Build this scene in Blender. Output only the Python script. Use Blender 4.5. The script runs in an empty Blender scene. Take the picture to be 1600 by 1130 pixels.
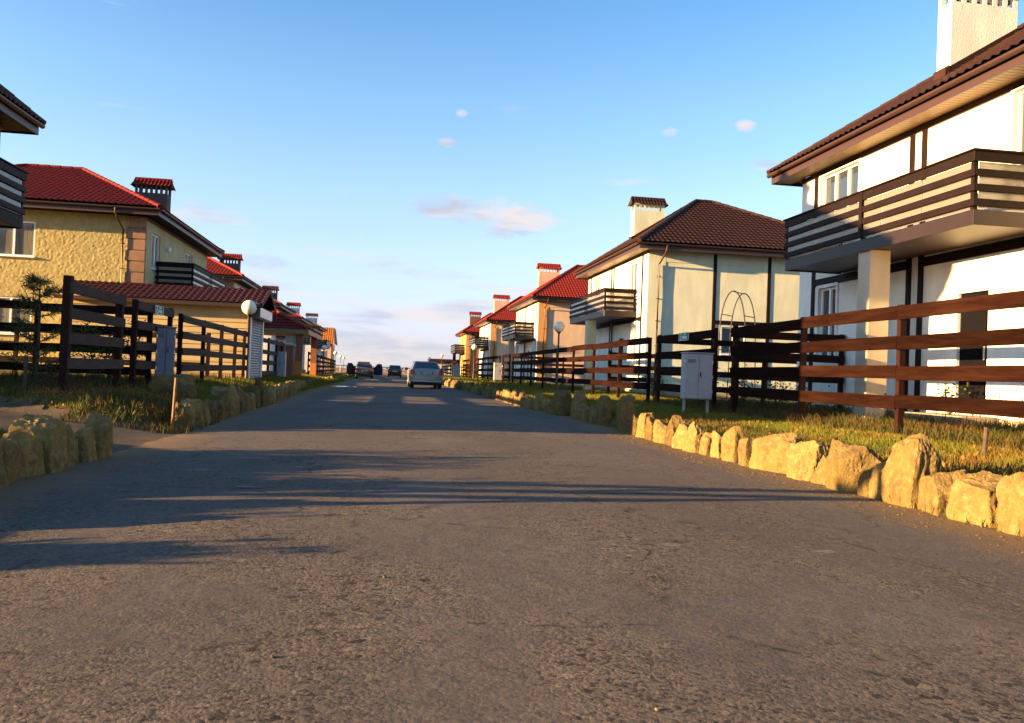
import bpy, math, random
import numpy as np
from mathutils import Vector, Matrix, noise as mnoise

random.seed(7)
rng = np.random.default_rng(7)
S = bpy.context.scene
COL = S.collection
R = math.radians

# ------------------------------------------------------------------ camera
CAM_H = 0.95
cam = bpy.data.cameras.new('camera'); cam_ob = bpy.data.objects.new('camera', cam); COL.objects.link(cam_ob)
cam.sensor_width = 36.0; cam.lens = 36.0 * 1300 / 1600; cam.clip_start = 0.05; cam.clip_end = 9000
def cam_axes():
    F = 1300.0
    d = Vector((607 - 800, 577 - 565, F)).normalized()
    hz = Vector((math.cos(R(2.2)), math.sin(R(2.2)), 0))
    up = d.cross(hz).normalized()
    if up.y > 0: up = -up
    xx = up.cross(d)
    if xx.x < 0: xx = -xx
    return xx, d, up                       # world X, Y, Z seen from the camera (x right, y down, z forward)
wx, wy, wz = cam_axes()
cam_ob.matrix_world = Matrix((
    (wx.x, -wx.y, -wx.z, 0), (wy.x, -wy.y, -wy.z, 0), (wz.x, -wz.y, -wz.z, CAM_H), (0, 0, 0, 1)))
S.camera = cam_ob

# ------------------------------------------------------------------ light
SUN_EL, SUN_AZ = 9.4, 9.5                 # elevation; shadows run to +X turned this much towards +Y
sd = bpy.data.lights.new('sun', 'SUN'); so = bpy.data.objects.new('sun', sd); COL.objects.link(so)
sd.energy = 5.0; sd.angle = R(0.5); sd.color = (1.0, 0.62, 0.26)
ray = Vector((math.cos(R(SUN_EL)) * math.cos(R(SUN_AZ)), math.cos(R(SUN_EL)) * math.sin(R(SUN_AZ)), -math.sin(R(SUN_EL))))
so.rotation_euler = ray.to_track_quat('-Z', 'Y').to_euler(); so.location = (-40, -8, 30)
S.view_settings.view_transform = 'Standard'; S.view_settings.look = 'None'
S.view_settings.exposure = 2.5; S.view_settings.gamma = 1.0; S.view_settings.use_curve_mapping = False

W = bpy.data.worlds.new('World'); S.world = W; W.use_nodes = True
def build_world():
    nt = W.node_tree; N = nt.nodes; L = nt.links; N.clear()
    out = N.new('ShaderNodeOutputWorld'); bg = N.new('ShaderNodeBackground'); L.new(bg.outputs[0], out.inputs[0])
    sky = N.new('ShaderNodeTexSky'); sky.sky_type = 'NISHITA'; sky.sun_disc = False
    sky.sun_elevation = R(SUN_EL); sky.sun_rotation = math.atan2(-ray.x, -ray.y) % (2 * math.pi)
    sky.air_density = 1.0; sky.dust_density = 0.6; sky.ozone_density = 2.0
    bg.inputs[1].default_value = 0.052
    def val(x, sock):
        if isinstance(x, (int, float)): sock.default_value = x
        else: L.new(x, sock)
    def m(op, a, b=0.0, c=0.0, clamp=False):
        n = N.new('ShaderNodeMath'); n.operation = op; n.use_clamp = clamp
        val(a, n.inputs[0]); val(b, n.inputs[1]); val(c, n.inputs[2]); return n.outputs[0]
    tc = N.new('ShaderNodeTexCoord'); sp = N.new('ShaderNodeSeparateXYZ'); L.new(tc.outputs['Generated'], sp.inputs[0])
    x, y, z = sp.outputs
    az = m('ARCTAN2', x, y); el = m('ARCSINE', z)
    def tex(sx, sy, scale, det, rough, off=0.0, dist=0.0):
        cb = N.new('ShaderNodeCombineXYZ'); val(m('MULTIPLY', az, sx), cb.inputs[0]); val(m('MULTIPLY', el, sy), cb.inputs[1]); cb.inputs[2].default_value = off
        t = N.new('ShaderNodeTexNoise'); t.inputs['Scale'].default_value = scale; t.inputs['Detail'].default_value = det
        t.inputs['Roughness'].default_value = rough; t.inputs['Distortion'].default_value = dist
        L.new(cb.outputs[0], t.inputs['Vector']); return t.outputs['Fac']
    def smooth(v, a, b):
        n = N.new('ShaderNodeMapRange'); n.interpolation_type = 'SMOOTHSTEP'; val(v, n.inputs[0])
        n.inputs[1].default_value = a; n.inputs[2].default_value = b; return n.outputs[0]
    n_band = tex(1.0, 6.5, 5.5, 6, 0.55, 3.1, 0.5)
    low = smooth(el, R(11.5), R(1.0))                      # cloud bars gather over the horizon
    thr = m('SUBTRACT', n_band, m('MULTIPLY', m('SUBTRACT', 1.0, low), 0.32))
    bands = m('MULTIPLY', smooth(thr, 0.33, 0.58), 0.8)
    n_puff = tex(1.0, 2.2, 20, 7, 0.62, 9.0, 0.8)
    puffs = None
    for a, e, wa, we, k in PUFFS:
        d = m('ADD', m('POWER', m('DIVIDE', m('SUBTRACT', az, R(a)), R(wa)), 2.0), m('POWER', m('DIVIDE', m('SUBTRACT', el, R(e)), R(we)), 2.0))
        f = m('MULTIPLY', smooth(m('ADD', m('SUBTRACT', 1.0, d), m('MULTIPLY', m('SUBTRACT', n_puff, 0.5), 3.6)), -0.1, 1.45), k)
        puffs = f if puffs is None else m('MAXIMUM', puffs, f)
    cov = m('MAXIMUM', bands, puffs, clamp=True)
    tone = tex(1.0, 5.0, 9, 3, 0.5, 20.0)
    cr = N.new('ShaderNodeMix'); cr.data_type = 'RGBA'
    L.new(smooth(tone, 0.38, 0.6), cr.inputs[0]); cr.inputs[6].default_value = CLOUD_DARK; cr.inputs[7].default_value = CLOUD_LIT
    tint = N.new('ShaderNodeMix'); tint.data_type = 'RGBA'; tint.blend_type = 'MULTIPLY'; tint.inputs[0].default_value = 1.0
    hs = N.new('ShaderNodeHueSaturation'); hs.inputs['Saturation'].default_value = SKY_SAT; hs.inputs['Value'].default_value = 1.0
    L.new(sky.outputs[0], hs.inputs['Color'])
    rp = N.new('ShaderNodeValToRGB'); E_ = rp.color_ramp.elements
    for i, (e_, c_) in enumerate(SKY_TINT):
        q = E_[i] if i < 2 else E_.new(e_ / 30)
        q.position = e_ / 30; q.color = (*c_, 1)
    nr = m('DIVIDE', el, R(30), clamp=True); L.new(nr, rp.inputs[0])
    L.new(hs.outputs[0], tint.inputs[6]); L.new(rp.outputs[0], tint.inputs[7])
    mx = N.new('ShaderNodeMix'); mx.data_type = 'RGBA'
    L.new(cov, mx.inputs[0]); L.new(tint.outputs[2], mx.inputs[6]); L.new(cr.outputs[2], mx.inputs[7])
    L.new(mx.outputs[2], bg.inputs[0])
SKY_SAT = 0.92; SKY_TINT = [(0.0, (.84, .98, 1.75)), (24, (.70, 1.06, 1.36)), (2.5, (.96, .92, 1.5)), (7.5, (1.16, 1.1, 1.26)), (12, (1.16, 1.2, 1.3)), (18, (.95, 1.18, 1.36))]
CLOUD_LIT = (3.1, 2.85, 2.85, 1); CLOUD_DARK = (2.05, 2.15, 2.6, 1)
PUFFS = [(3.3, 11.1, 3.4, 0.95, 0.95), (7.8, 10.5, 4.2, 1.3, 1.0), (3.4, 15.4, 0.7, 0.4, 0.9), (4.3, 17.3, 0.45, 0.28, 0.6),
         (23.6, 16.6, 0.7, 0.55, 0.95), (18.6, 16.4, 0.6, 0.35, 0.5), (-12.5, 9.4, 3.4, 0.8, 0.7), (-9.0, 6.6, 3.0, 0.7, 0.7), (24.9, 14.2, 1.3, 0.4, 0.6), (16.5, 13.2, 2.4, 0.3, 0.4)]
build_world()

# ------------------------------------------------------------------ helpers
def tag(o, label=None, cat=None, group=None, kind=None):
    if label: o['label'] = label
    if cat: o['category'] = cat
    if group: o['group'] = group
    if kind: o['kind'] = kind
    return o
def empty(name, loc=(0, 0, 0), rz=0.0, label=None, cat=None, group=None):
    o = bpy.data.objects.new(name, None); COL.objects.link(o)
    o.location = loc; o.rotation_euler = (0, 0, rz); o.empty_display_size = 0.2
    return tag(o, label, cat, group)
def link(name, me, parent=None, loc=None):
    o = bpy.data.objects.new(name, me); COL.objects.link(o)
    if parent is not None: o.parent = parent
    if loc is not None: o.location = loc
    return o
def mesh_np(name, V, F, mat, smooth=False):
    """V (n,3) array, F (m,k) array of k-gons"""
    V = np.asarray(V, np.float32); F = np.asarray(F, np.int32); k = F.shape[1]
    me = bpy.data.meshes.new(name); me.vertices.add(len(V)); me.vertices.foreach_set('co', V.ravel())
    me.loops.add(F.size); me.loops.foreach_set('vertex_index', F.ravel())
    me.polygons.add(len(F)); me.polygons.foreach_set('loop_start', np.arange(0, F.size, k, dtype=np.int32))
    try: me.polygons.foreach_set('loop_total', np.full(len(F), k, np.int32))
    except Exception: pass
    if smooth: me.polygons.foreach_set('use_smooth', np.ones(len(F), bool))
    me.materials.append(mat); me.update(); me.validate(); return me
class MB:
    def __init__(s, tf=None, flip=False): s.v = []; s.f = []; s.tf = tf; s.flip = flip
    def add(s, vs, fs):
        b = len(s.v)
        s.v.extend([s.tf(*p) if s.tf else tuple(p) for p in vs])
        for f in fs:
            f = [b + i for i in f]
            s.f.append(f[::-1] if s.flip else f)
        return s
    def box(s, x0, x1, y0, y1, z0, z1, c=0.0):
        if x1 < x0: x0, x1 = x1, x0
        if y1 < y0: y0, y1 = y1, y0
        return s.obox(((x0 + x1) / 2, (y0 + y1) / 2, (z0 + z1) / 2), (1, 0, 0), (0, 1, 0), (0, 0, 1), (x1 - x0) / 2, (y1 - y0) / 2, (z1 - z0) / 2, c)
    def obox(s, C, ax, ay, az, hx, hy, hz, c=0.0):
        C, ax, ay, az = Vector(C), Vector(ax), Vector(ay), Vector(az)
        P = lambda a, b, d: tuple(C + ax * a + ay * b + az * d)
        if c <= 0:
            vs = [P(a * hx, b * hy, d * hz) for d in (-1, 1) for b in (-1, 1) for a in (-1, 1)]
            return s.add(vs, [(0, 2, 3, 1), (4, 5, 7, 6), (0, 1, 5, 4), (2, 6, 7, 3), (0, 4, 6, 2), (1, 3, 7, 5)])
        c = min(c, hx * .45, hy * .45, hz * .45); vs = []; idx = {}
        for a in (-1, 1):
            for b in (-1, 1):
                for d in (-1, 1):
                    for k in range(3):
                        q = [a * (hx - c), b * (hy - c), d * (hz - c)]; q[k] = (a, b, d)[k] * (hx, hy, hz)[k]
                        idx[a, b, d, k] = len(vs); vs.append(P(*q))
        fs = []
        g = lambda a, b, d, k: idx[a, b, d, k]
        for t in (-1, 1):
            q = [g(t, -1, -1, 0), g(t, 1, -1, 0), g(t, 1, 1, 0), g(t, -1, 1, 0)]; fs.append(q if t > 0 else q[::-1])
            q = [g(-1, t, -1, 1), g(-1, t, 1, 1), g(1, t, 1, 1), g(1, t, -1, 1)]; fs.append(q if t > 0 else q[::-1])
            q = [g(-1, -1, t, 2), g(1, -1, t, 2), g(1, 1, t, 2), g(-1, 1, t, 2)]; fs.append(q if t > 0 else q[::-1])
            for w in (-1, 1):
                fs.append((g(-1, t, w, 1), g(1, t, w, 1), g(1, t, w, 2), g(-1, t, w, 2)))
                fs.append((g(t, -1, w, 0), g(t, 1, w, 0), g(t, 1, w, 2), g(t, -1, w, 2)))
                fs.append((g(t, w, -1, 0), g(t, w, 1, 0), g(t, w, 1, 1), g(t, w, -1, 1)))
                for k in (-1, 1): fs.append((g(t, w, k, 0), g(t, w, k, 1), g(t, w, k, 2)))
        return s.add(vs, fs)
    def bar(s, p0, p1, w, h, c=0.0):           # board from p0 to p1: w across (horizontal), h upright
        p0, p1 = Vector(p0), Vector(p1); d = p1 - p0; l = d.length; d.normalize()
        side = d.cross(Vector((0, 0, 1)))
        side = Vector((1, 0, 0)) if side.length < 1e-4 else side.normalized()
        return s.obox((p0 + p1) / 2, d, side, side.cross(d), l / 2, w / 2, h / 2, c)
    def cyl(s, p0, p1, r0, r1=None, n=12, cap=True):
        return s.tube([p0, p1], [r0, r0 if r1 is None else r1], n, cap)
    def tube(s, pts, r, n=8, cap=True):
        pts = [Vector(p) for p in pts]; rr = r if isinstance(r, (list, tuple)) else [r] * len(pts)
        vs = []; fs = []; ref = Vector((0, 0, 1))
        for i, p in enumerate(pts):
            d = (pts[min(i + 1, len(pts) - 1)] - pts[max(i - 1, 0)]).normalized()
            a = d.cross(ref)
            if a.length < 0.05: a = d.cross(Vector((1, 0, 0)))
            a.normalize(); b = d.cross(a)
            for k in range(n):
                t = 2 * math.pi * k / n; vs.append(tuple(p + (a * math.cos(t) + b * math.sin(t)) * rr[i]))
        for i in range(len(pts) - 1):
            for k in range(n): fs.append((i * n + k, i * n + (k + 1) % n, (i + 1) * n + (k + 1) % n, (i + 1) * n + k))
        if cap: fs += [tuple(range(n))[::-1], tuple(range((len(pts) - 1) * n, len(pts) * n))]
        return s.add(vs, fs)
    def lathe(s, prof, c=(0, 0, 0), n=20):     # prof: list of (r, z)
        vs = []; fs = []
        for r_, z in prof:
            for k in range(n):
                t = 2 * math.pi * k / n; vs.append((c[0] + r_ * math.cos(t), c[1] + r_ * math.sin(t), c[2] + z))
        for i in range(len(prof) - 1):
            for k in range(n): fs.append((i * n + k, i * n + (k + 1) % n, (i + 1) * n + (k + 1) % n, (i + 1) * n + k))
        return s.add(vs, fs)
    def loft(s, rings, cap=True):
        n = len(rings[0]); vs = [p for r_ in rings for p in r_]; fs = []
        for i in range(len(rings) - 1):
            for k in range(n): fs.append((i * n + k, i * n + (k + 1) % n, (i + 1) * n + (k + 1) % n, (i + 1) * n + k))
        if cap: fs += [tuple(range(n))[::-1], tuple(range((len(rings) - 1) * n, len(rings) * n))]
        return s.add(vs, fs)
    def quad(s, a, b, c, d): return s.add([a, b, c, d], [(0, 1, 2, 3)])
    def mesh(s, name, mat, smooth=False):
        me = bpy.data.meshes.new(name); me.from_pydata(s.v, [], s.f); me.materials.append(mat)
        if smooth:
            me.polygons.foreach_set('use_smooth', [True] * len(me.polygons))
            try: me.set_sharp_from_angle(angle=R(40))
            except Exception: pass
        me.update(); return me
    def build(s, name, mat, parent=None, smooth=False, loc=None): return link(name, s.mesh(name, mat, smooth), parent, loc)

# ------------------------------------------------------------------ materials
def mat(name, c, rough=0.8, c2=None, scale=6.0, bump=0.0, bscale=40.0, spec=0.3, metal=0.0, stretch=None, obj_var=0.0, detail=5, bdist=0.02, c3=None, scale3=1.2):
    m = bpy.data.materials.new(name); m.use_nodes = True
    nt = m.node_tree; N = nt.nodes; L = nt.links; p = N['Principled BSDF']
    p.inputs['Roughness'].default_value = rough; p.inputs['Metallic'].default_value = metal; p.inputs['Specular IOR Level'].default_value = spec
    g = N.new('ShaderNodeNewGeometry'); tcn = N.new('ShaderNodeTexCoord')
    vec = g.outputs['Position']
    if stretch:
        mp = N.new('ShaderNodeMapping'); mp.inputs['Scale'].default_value = stretch; L.new(vec, mp.inputs[0]); vec = mp.outputs[0]
    def noise(sc, det=detail, rg=0.6):
        t = N.new('ShaderNodeTexNoise'); t.inputs['Scale'].default_value = sc; t.inputs['Detail'].default_value = det; t.inputs['Roughness'].default_value = rg
        L.new(vec, t.inputs['Vector']); return t.outputs['Fac']
    def ramp(f, a=0.35, b=0.65):
        r_ = N.new('ShaderNodeMapRange'); L.new(f, r_.inputs[0]); r_.inputs[1].default_value = a; r_.inputs[2].default_value = b; return r_.outputs[0]
    col = None
    if c2 is not None:
        mx = N.new('ShaderNodeMix'); mx.data_type = 'RGBA'; L.new(ramp(noise(scale)), mx.inputs[0])
        mx.inputs[6].default_value = (*c, 1); mx.inputs[7].default_value = (*c2, 1); col = mx.outputs[2]
    if c3 is not None:
        mx = N.new('ShaderNodeMix'); mx.data_type = 'RGBA'; L.new(ramp(noise(scale3, 3), 0.48, 0.7), mx.inputs[0])
        L.new(col, mx.inputs[6]); mx.inputs[7].default_value = (*c3, 1); col = mx.outputs[2]
    if obj_var > 0:
        oi = N.new('ShaderNodeObjectInfo'); hs = N.new('ShaderNodeHueSaturation')
        r_ = N.new('ShaderNodeMapRange'); L.new(oi.outputs['Random'], r_.inputs[0]); r_.inputs[3].default_value = 1 - obj_var; r_.inputs[4].default_value = 1 + obj_var
        L.new(r_.outputs[0], hs.inputs['Value'])
        if col is None: hs.inputs['Color'].default_value = (*c, 1)
        else: L.new(col, hs.inputs['Color'])
        col = hs.outputs[0]
    if col is None: p.inputs['Base Color'].default_value = (*c, 1)
    else: L.new(col, p.inputs['Base Color'])
    if bump > 0:
        b = N.new('ShaderNodeBump'); b.inputs['Strength'].default_value = bump; b.inputs['Distance'].default_value = bdist
        L.new(noise(bscale, 6, 0.65), b.inputs['Height']); L.new(b.outputs[0], p.inputs['Normal'])
    return m
def glass_mat(name, c=(0.03, 0.04, 0.055), ior=2.0, rough=0.03):
    m = mat(name, c, rough, spec=0.5); m.node_tree.nodes['Principled BSDF'].inputs['IOR'].default_value = ior; return m
def panel_mat(name, c):
    m = bpy.data.materials.new(name); m.use_nodes = True; N = m.node_tree.nodes; L = m.node_tree.links; N.clear()
    out = N.new('ShaderNodeOutputMaterial'); tr = N.new('ShaderNodeBsdfTransparent'); tl = N.new('ShaderNodeBsdfTranslucent'); df = N.new('ShaderNodeBsdfDiffuse'); gl = N.new('ShaderNodeBsdfGlossy')
    tl.inputs[0].default_value = (*c, 1); df.inputs[0].default_value = (*c, 1); gl.inputs['Roughness'].default_value = 0.12
    fr = N.new('ShaderNodeFresnel'); fr.inputs[0].default_value = 1.6
    a = N.new('ShaderNodeMixShader'); a.inputs[0].default_value = 0.5; L.new(tl.outputs[0], a.inputs[1]); L.new(df.outputs[0], a.inputs[2])
    b = N.new('ShaderNodeMixShader'); b.inputs[0].default_value = 0.4; L.new(a.outputs[0], b.inputs[1]); L.new(tr.outputs[0], b.inputs[2])
    d = N.new('ShaderNodeMixShader'); L.new(fr.outputs[0], d.inputs[0]); L.new(b.outputs[0], d.inputs[1]); L.new(gl.outputs[0], d.inputs[2])
    L.new(d.outputs[0], out.inputs[0]); return m
def leaf_mat(name, c, c2, scale=3.0, c3=None, scale3=0.6):
    m = mat(name, c, 0.6, c2, scale, spec=0.2, c3=c3, scale3=scale3)
    nt = m.node_tree; N = nt.nodes; L = nt.links; p = N['Principled BSDF']; out = N['Material Output']
    tl = N.new('ShaderNodeBsdfTranslucent'); mx = N.new('ShaderNodeMixShader'); mx.inputs[0].default_value = 0.3
    L.new(p.inputs['Base Color'].links[0].from_socket, tl.inputs[0]); L.new(p.outputs[0], mx.inputs[1]); L.new(tl.outputs[0], mx.inputs[2]); L.new(mx.outputs[0], out.inputs[0]); return m

M = {}
def asphalt():
    m = bpy.data.materials.new('asphalt'); m.use_nodes = True; nt = m.node_tree; N = nt.nodes; L = nt.links; p = N['Principled BSDF']
    g = N.new('ShaderNodeNewGeometry'); P = g.outputs['Position']
    def noise(sc, det, rg, st=None, off=0):
        v = P
        if st or off:
            mp = N.new('ShaderNodeMapping'); mp.inputs['Scale'].default_value = st or (1, 1, 1); mp.inputs['Location'].default_value = (off, off, 0); L.new(P, mp.inputs[0]); v = mp.outputs[0]
        t = N.new('ShaderNodeTexNoise'); t.inputs['Scale'].default_value = sc; t.inputs['Detail'].default_value = det; t.inputs['Roughness'].default_value = rg; L.new(v, t.inputs['Vector']); return t.outputs['Fac']
    def rng_(f, a, b, c=0., d=1.):
        r_ = N.new('ShaderNodeMapRange'); L.new(f, r_.inputs[0]); r_.inputs[1].default_value = a; r_.inputs[2].default_value = b; r_.inputs[3].default_value = c; r_.inputs[4].default_value = d; return r_.outputs[0]
    def mixc(f, a, b):
        mx = N.new('ShaderNodeMix'); mx.data_type = 'RGBA'; L.new(f, mx.inputs[0])
        for i, q in ((6, a), (7, b)):
            if isinstance(q, tuple): mx.inputs[i].default_value = (*q, 1)
            else: L.new(q, mx.inputs[i])
        return mx.outputs[2]
    big = noise(0.5, 5, 0.6, (1.0, 0.5, 1)); grit = noise(42, 5, 0.8); mid = noise(5, 5, 0.65, None, 4); rough_zone = noise(1.1, 4, 0.6, (1, .7, 1), 9); coarse = noise(20, 4, 0.75, None, 2)
    zone = rng_(rough_zone, 0.42, 0.62)
    c = mixc(rng_(big, 0.36, 0.66), (0.070, 0.059, 0.052), (0.116, 0.097, 0.082))
    c = mixc(rng_(mid, 0.42, 0.72, 0, 0.5), c, (0.054, 0.042, 0.034))
    g1 = N.new('ShaderNodeMath'); g1.operation = 'MULTIPLY'; L.new(rng_(grit, 0.52, 0.68), g1.inputs[0]); L.new(rng_(zone, 0, 1, .3, 1), g1.inputs[1]); g1.use_clamp = True
    c = mixc(rng_(g1.outputs[0], 0, 1, 0, .45), c, (0.15, 0.115, 0.08))
    g2 = N.new('ShaderNodeMath'); g2.operation = 'MULTIPLY'; L.new(rng_(coarse, 0.46, 0.34), g2.inputs[0]); L.new(rng_(zone, 0, 1, .1, .6), g2.inputs[1])
    c = mixc(g2.outputs[0], c, (0.018, 0.015, 0.014))
    def cells(sc):
        v = N.new('ShaderNodeTexVoronoi'); v.inputs['Scale'].default_value = sc; L.new(P, v.inputs['Vector'])
        q = N.new('ShaderNodeSeparateColor'); L.new(v.outputs['Color'], q.inputs[0]); return v.outputs['Distance'], q.outputs[0]
    d1, v1 = cells(70); d2, v2 = cells(34)
    def mulz(a, lo, hi):
        q = N.new('ShaderNodeMath'); q.operation = 'MULTIPLY'; L.new(a, q.inputs[0]); L.new(rng_(zone, 0, 1, lo, hi), q.inputs[1]); return q.outputs[0]
    c = mixc(mulz(rng_(v1, .55, 1.0), .3, .6), c, (0.15, 0.118, 0.088))        # single chippings, paler and darker
    c = mixc(mulz(rng_(v1, .35, .0), .3, .9), c, (0.016, 0.014, 0.013))
    c = mixc(mulz(rng_(v2, .975, .985), .1, .6), c, (0.20, 0.155, 0.11))
    c = mixc(mulz(rng_(v2, .06, .03), .1, .9), c, (0.012, 0.01, 0.01))
    wv = N.new('ShaderNodeTexVoronoi'); wv.feature = 'DISTANCE_TO_EDGE'; wv.inputs['Scale'].default_value = 0.55           # old hairline cracks
    wp = N.new('ShaderNodeMix'); wp.data_type = 'RGBA'; wp.blend_type = 'ADD'; wp.inputs[0].default_value = .35; L.new(P, wp.inputs[6])
    wn = N.new('ShaderNodeTexNoise'); wn.inputs['Scale'].default_value = 2.2; wn.inputs['Detail'].default_value = 6; L.new(P, wn.inputs['Vector']); L.new(wn.outputs['Color'], wp.inputs[7]); L.new(wp.outputs[2], wv.inputs['Vector'])
    ck = N.new('ShaderNodeMath'); ck.operation = 'MULTIPLY'; L.new(rng_(wv.outputs['Distance'], 0.012, 0.0), ck.inputs[0]); L.new(rng_(mid, 0.45, 0.6), ck.inputs[1])
    c = mixc(ck.outputs[0], c, (0.014, 0.012, 0.011))
    vo = N.new('ShaderNodeTexVoronoi'); vo.inputs['Scale'].default_value = 85; L.new(P, vo.inputs['Vector'])
    sp = N.new('ShaderNodeSeparateXYZ'); L.new(P, sp.inputs[0])     # blown sand near the kerb stones
    ex = N.new('ShaderNodeMath'); ex.operation = 'ABSOLUTE'
    sb = N.new('ShaderNodeMath'); sb.operation = 'SUBTRACT'; L.new(sp.outputs[0], sb.inputs[0]); sb.inputs[1].default_value = 0.7; L.new(sb.outputs[0], ex.inputs[0])
    ad = N.new('ShaderNodeMath'); ad.operation = 'MULTIPLY_ADD'; L.new(mid, ad.inputs[0]); ad.inputs[1].default_value = 1.2; L.new(ex.outputs[0], ad.inputs[2])
    c = mixc(rng_(ad.outputs[0], 3.35, 4.1), c, (0.17, 0.11, 0.052))
    L.new(c, p.inputs['Base Color']); p.inputs['Roughness'].default_value = 0.9; p.inputs['Specular IOR Level'].default_value = 0.2
    h = N.new('ShaderNodeMath'); h.operation = 'MULTIPLY_ADD'; dm = N.new('ShaderNodeMath'); dm.operation = 'MULTIPLY'; L.new(d1, dm.inputs[0]); L.new(rng_(grit, .35, .65), dm.inputs[1]); L.new(dm.outputs[0], h.inputs[0]); L.new(rng_(zone, 0, 1, -.15, -.8), h.inputs[1])
    h2 = N.new('ShaderNodeMath'); h2.operation = 'MULTIPLY_ADD'; L.new(coarse, h2.inputs[0]); L.new(rng_(zone, 0, 1, .2, .8), h2.inputs[1]); L.new(mid, h2.inputs[2])
    L.new(h2.outputs[0], h.inputs[2])
    b = N.new('ShaderNodeBump'); b.inputs['Strength'].default_value = 0.55; b.inputs['Distance'].default_value = 0.015; L.new(h.outputs[0], b.inputs['Height']); L.new(b.outputs[0], p.inputs['Normal'])
    return m
M['asphalt'] = asphalt()
M['dirt'] = mat('dirt', (0.07, 0.053, 0.038), 0.95, (0.11, 0.082, 0.056), 3.0, 0.6, 25, 0.1, c3=(0.10, 0.08, 0.06))
M['soil'] = mat('soil', (0.10, 0.082, 0.022), 0.95, (0.14, 0.10, 0.032), 2.0, 0.7, 20, 0.1, c3=(0.055, 0.066, 0.013))
M['field'] = mat('field', (0.20, 0.075, 0.018), 0.95, (0.15, 0.065, 0.018), 0.05, 0, c3=(0.10, 0.07, 0.02), scale3=0.02)
M['smear'] = mat('smear', (0.17, 0.155, 0.145), 0.8, (0.07, 0.057, 0.048), 45)
M['puddle'] = mat('puddle', (0.05, 0.055, 0.06), 0.05, spec=1.0)
M['grass'] = leaf_mat('grass', (0.085, 0.12, 0.012), (0.17, 0.15, 0.018), 2.2, (0.21, 0.115, 0.02), 0.7)
M['weed'] = leaf_mat('weed', (0.035, 0.05, 0.01), (0.085, 0.065, 0.018), 3.0, (0.12, 0.06, 0.018), 0.8)
M['leaf'] = leaf_mat('leaf', (0.035, 0.07, 0.015), (0.08, 0.11, 0.03), 9.0)
M['needle'] = leaf_mat('needle', (0.05, 0.07, 0.02), (0.13, 0.115, 0.035), 7.0)
M['bark'] = mat('bark', (0.09, 0.06, 0.04), 0.9, (0.05, 0.035, 0.025), 20, 0.5, 60)
M['sandstone'] = mat('sandstone', (0.20, 0.135, 0.042), 0.92, (0.125, 0.085, 0.036), 5.0, 0.9, 45, 0.1, obj_var=0.34, c3=(0.235, 0.17, 0.07), scale3=16, bdist=0.03)
M['wood'] = mat('wood', (0.009, 0.003, 0.0019), 0.85, (0.0155, 0.0053, 0.0031), 2.5, 0.4, 30, 0.03, stretch=(6, 1.2, 14), obj_var=0.28, c3=(0.022, 0.0085, 0.005), scale3=.7)
M['woodx'] = mat('woodx', (0.013, 0.005, 0.0035), 0.7, (0.02, 0.0075, 0.005), 2.5, 0.25, 30, 0.12, stretch=(1.2, 6, 14), obj_var=0.2)
M['wood_grey'] = mat('wood_grey', (0.040, 0.028, 0.023), 0.75, (0.062, 0.045, 0.036), 2.5, 0.3, 30, 0.1, stretch=(6, 1.2, 14), obj_var=0.2)
M['post'] = mat('post', (0.015, 0.0045, 0.0025), 0.7, (0.024, 0.007, 0.004), 4, 0.25, 40, 0.12, stretch=(6, 6, 1), obj_var=0.15)
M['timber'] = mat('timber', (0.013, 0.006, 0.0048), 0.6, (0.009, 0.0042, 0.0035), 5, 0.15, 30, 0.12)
M['gutter'] = mat('gutter', (0.04, 0.018, 0.013), 0.45, spec=0.5)
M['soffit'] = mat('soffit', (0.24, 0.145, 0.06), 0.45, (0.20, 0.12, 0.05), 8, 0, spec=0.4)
M['fascia'] = mat('fascia', (0.024, 0.014, 0.010), 0.4, (0.019, 0.011, 0.009), 5, spec=0.35)
M['pvc'] = mat('pvc', (0.78, 0.78, 0.76), 0.35, spec=0.5)
M['glass'] = glass_mat('glass')
M['curtain_pane'] = mat('curtain_pane', (0.20, 0.185, 0.15), 0.08, (0.10, 0.095, 0.08), 5, spec=0.6, stretch=(7, 7, .2)); M['curtain'] = mat('curtain', (0.5, 0.47, 0.42), 0.9, (0.4, 0.37, 0.33), 12, stretch=(6, 6, 0.3))
M['panel'] = panel_mat('panel', (0.35, 0.34, 0.27))
M['door'] = mat('door', (0.0028, 0.0025, 0.004), 0.7, (0.004, 0.0036, 0.005), 10, 0.15, 30, 0.08)
M['steel'] = mat('steel', (0.5, 0.48, 0.42), 0.3, metal=0.9)
M['cabinet'] = mat('cabinet', (0.33, 0.33, 0.34), 0.55, (0.29, 0.29, 0.30), 4, spec=0.4)
M['cabinet_shade'] = mat('cabinet_shade', (0.15, 0.17, 0.21), 0.55, (0.13, 0.145, 0.18), 4, spec=0.3); M['globe'] = mat('globe', (0.82, 0.76, 0.6), 0.25, (0.75, 0.68, 0.52), 5, spec=0.5)  # darker, bluer copy of the cabinet grey: its shade is put into the colour
M['lamp_pole'] = mat('lamp_pole', (0.06, 0.028, 0.02), 0.5, spec=0.4)
M['sign'] = mat('sign', (0.02, 0.16, 0.09), 0.5); M['white'] = mat('white', (0.75, 0.75, 0.72), 0.6)
M['black'] = mat('black', (0.015, 0.015, 0.017), 0.5); M['iron'] = mat('iron', (0.03, 0.032, 0.035), 0.5, spec=0.4)
M['rust'] = mat('rust', (0.30, 0.14, 0.06), 0.7, (0.2, 0.09, 0.04), 20)
M['rubber'] = mat('rubber', (0.018, 0.018, 0.02), 0.85); M['rim'] = mat('rim', (0.4, 0.4, 0.42), 0.35, metal=0.8)
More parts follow.
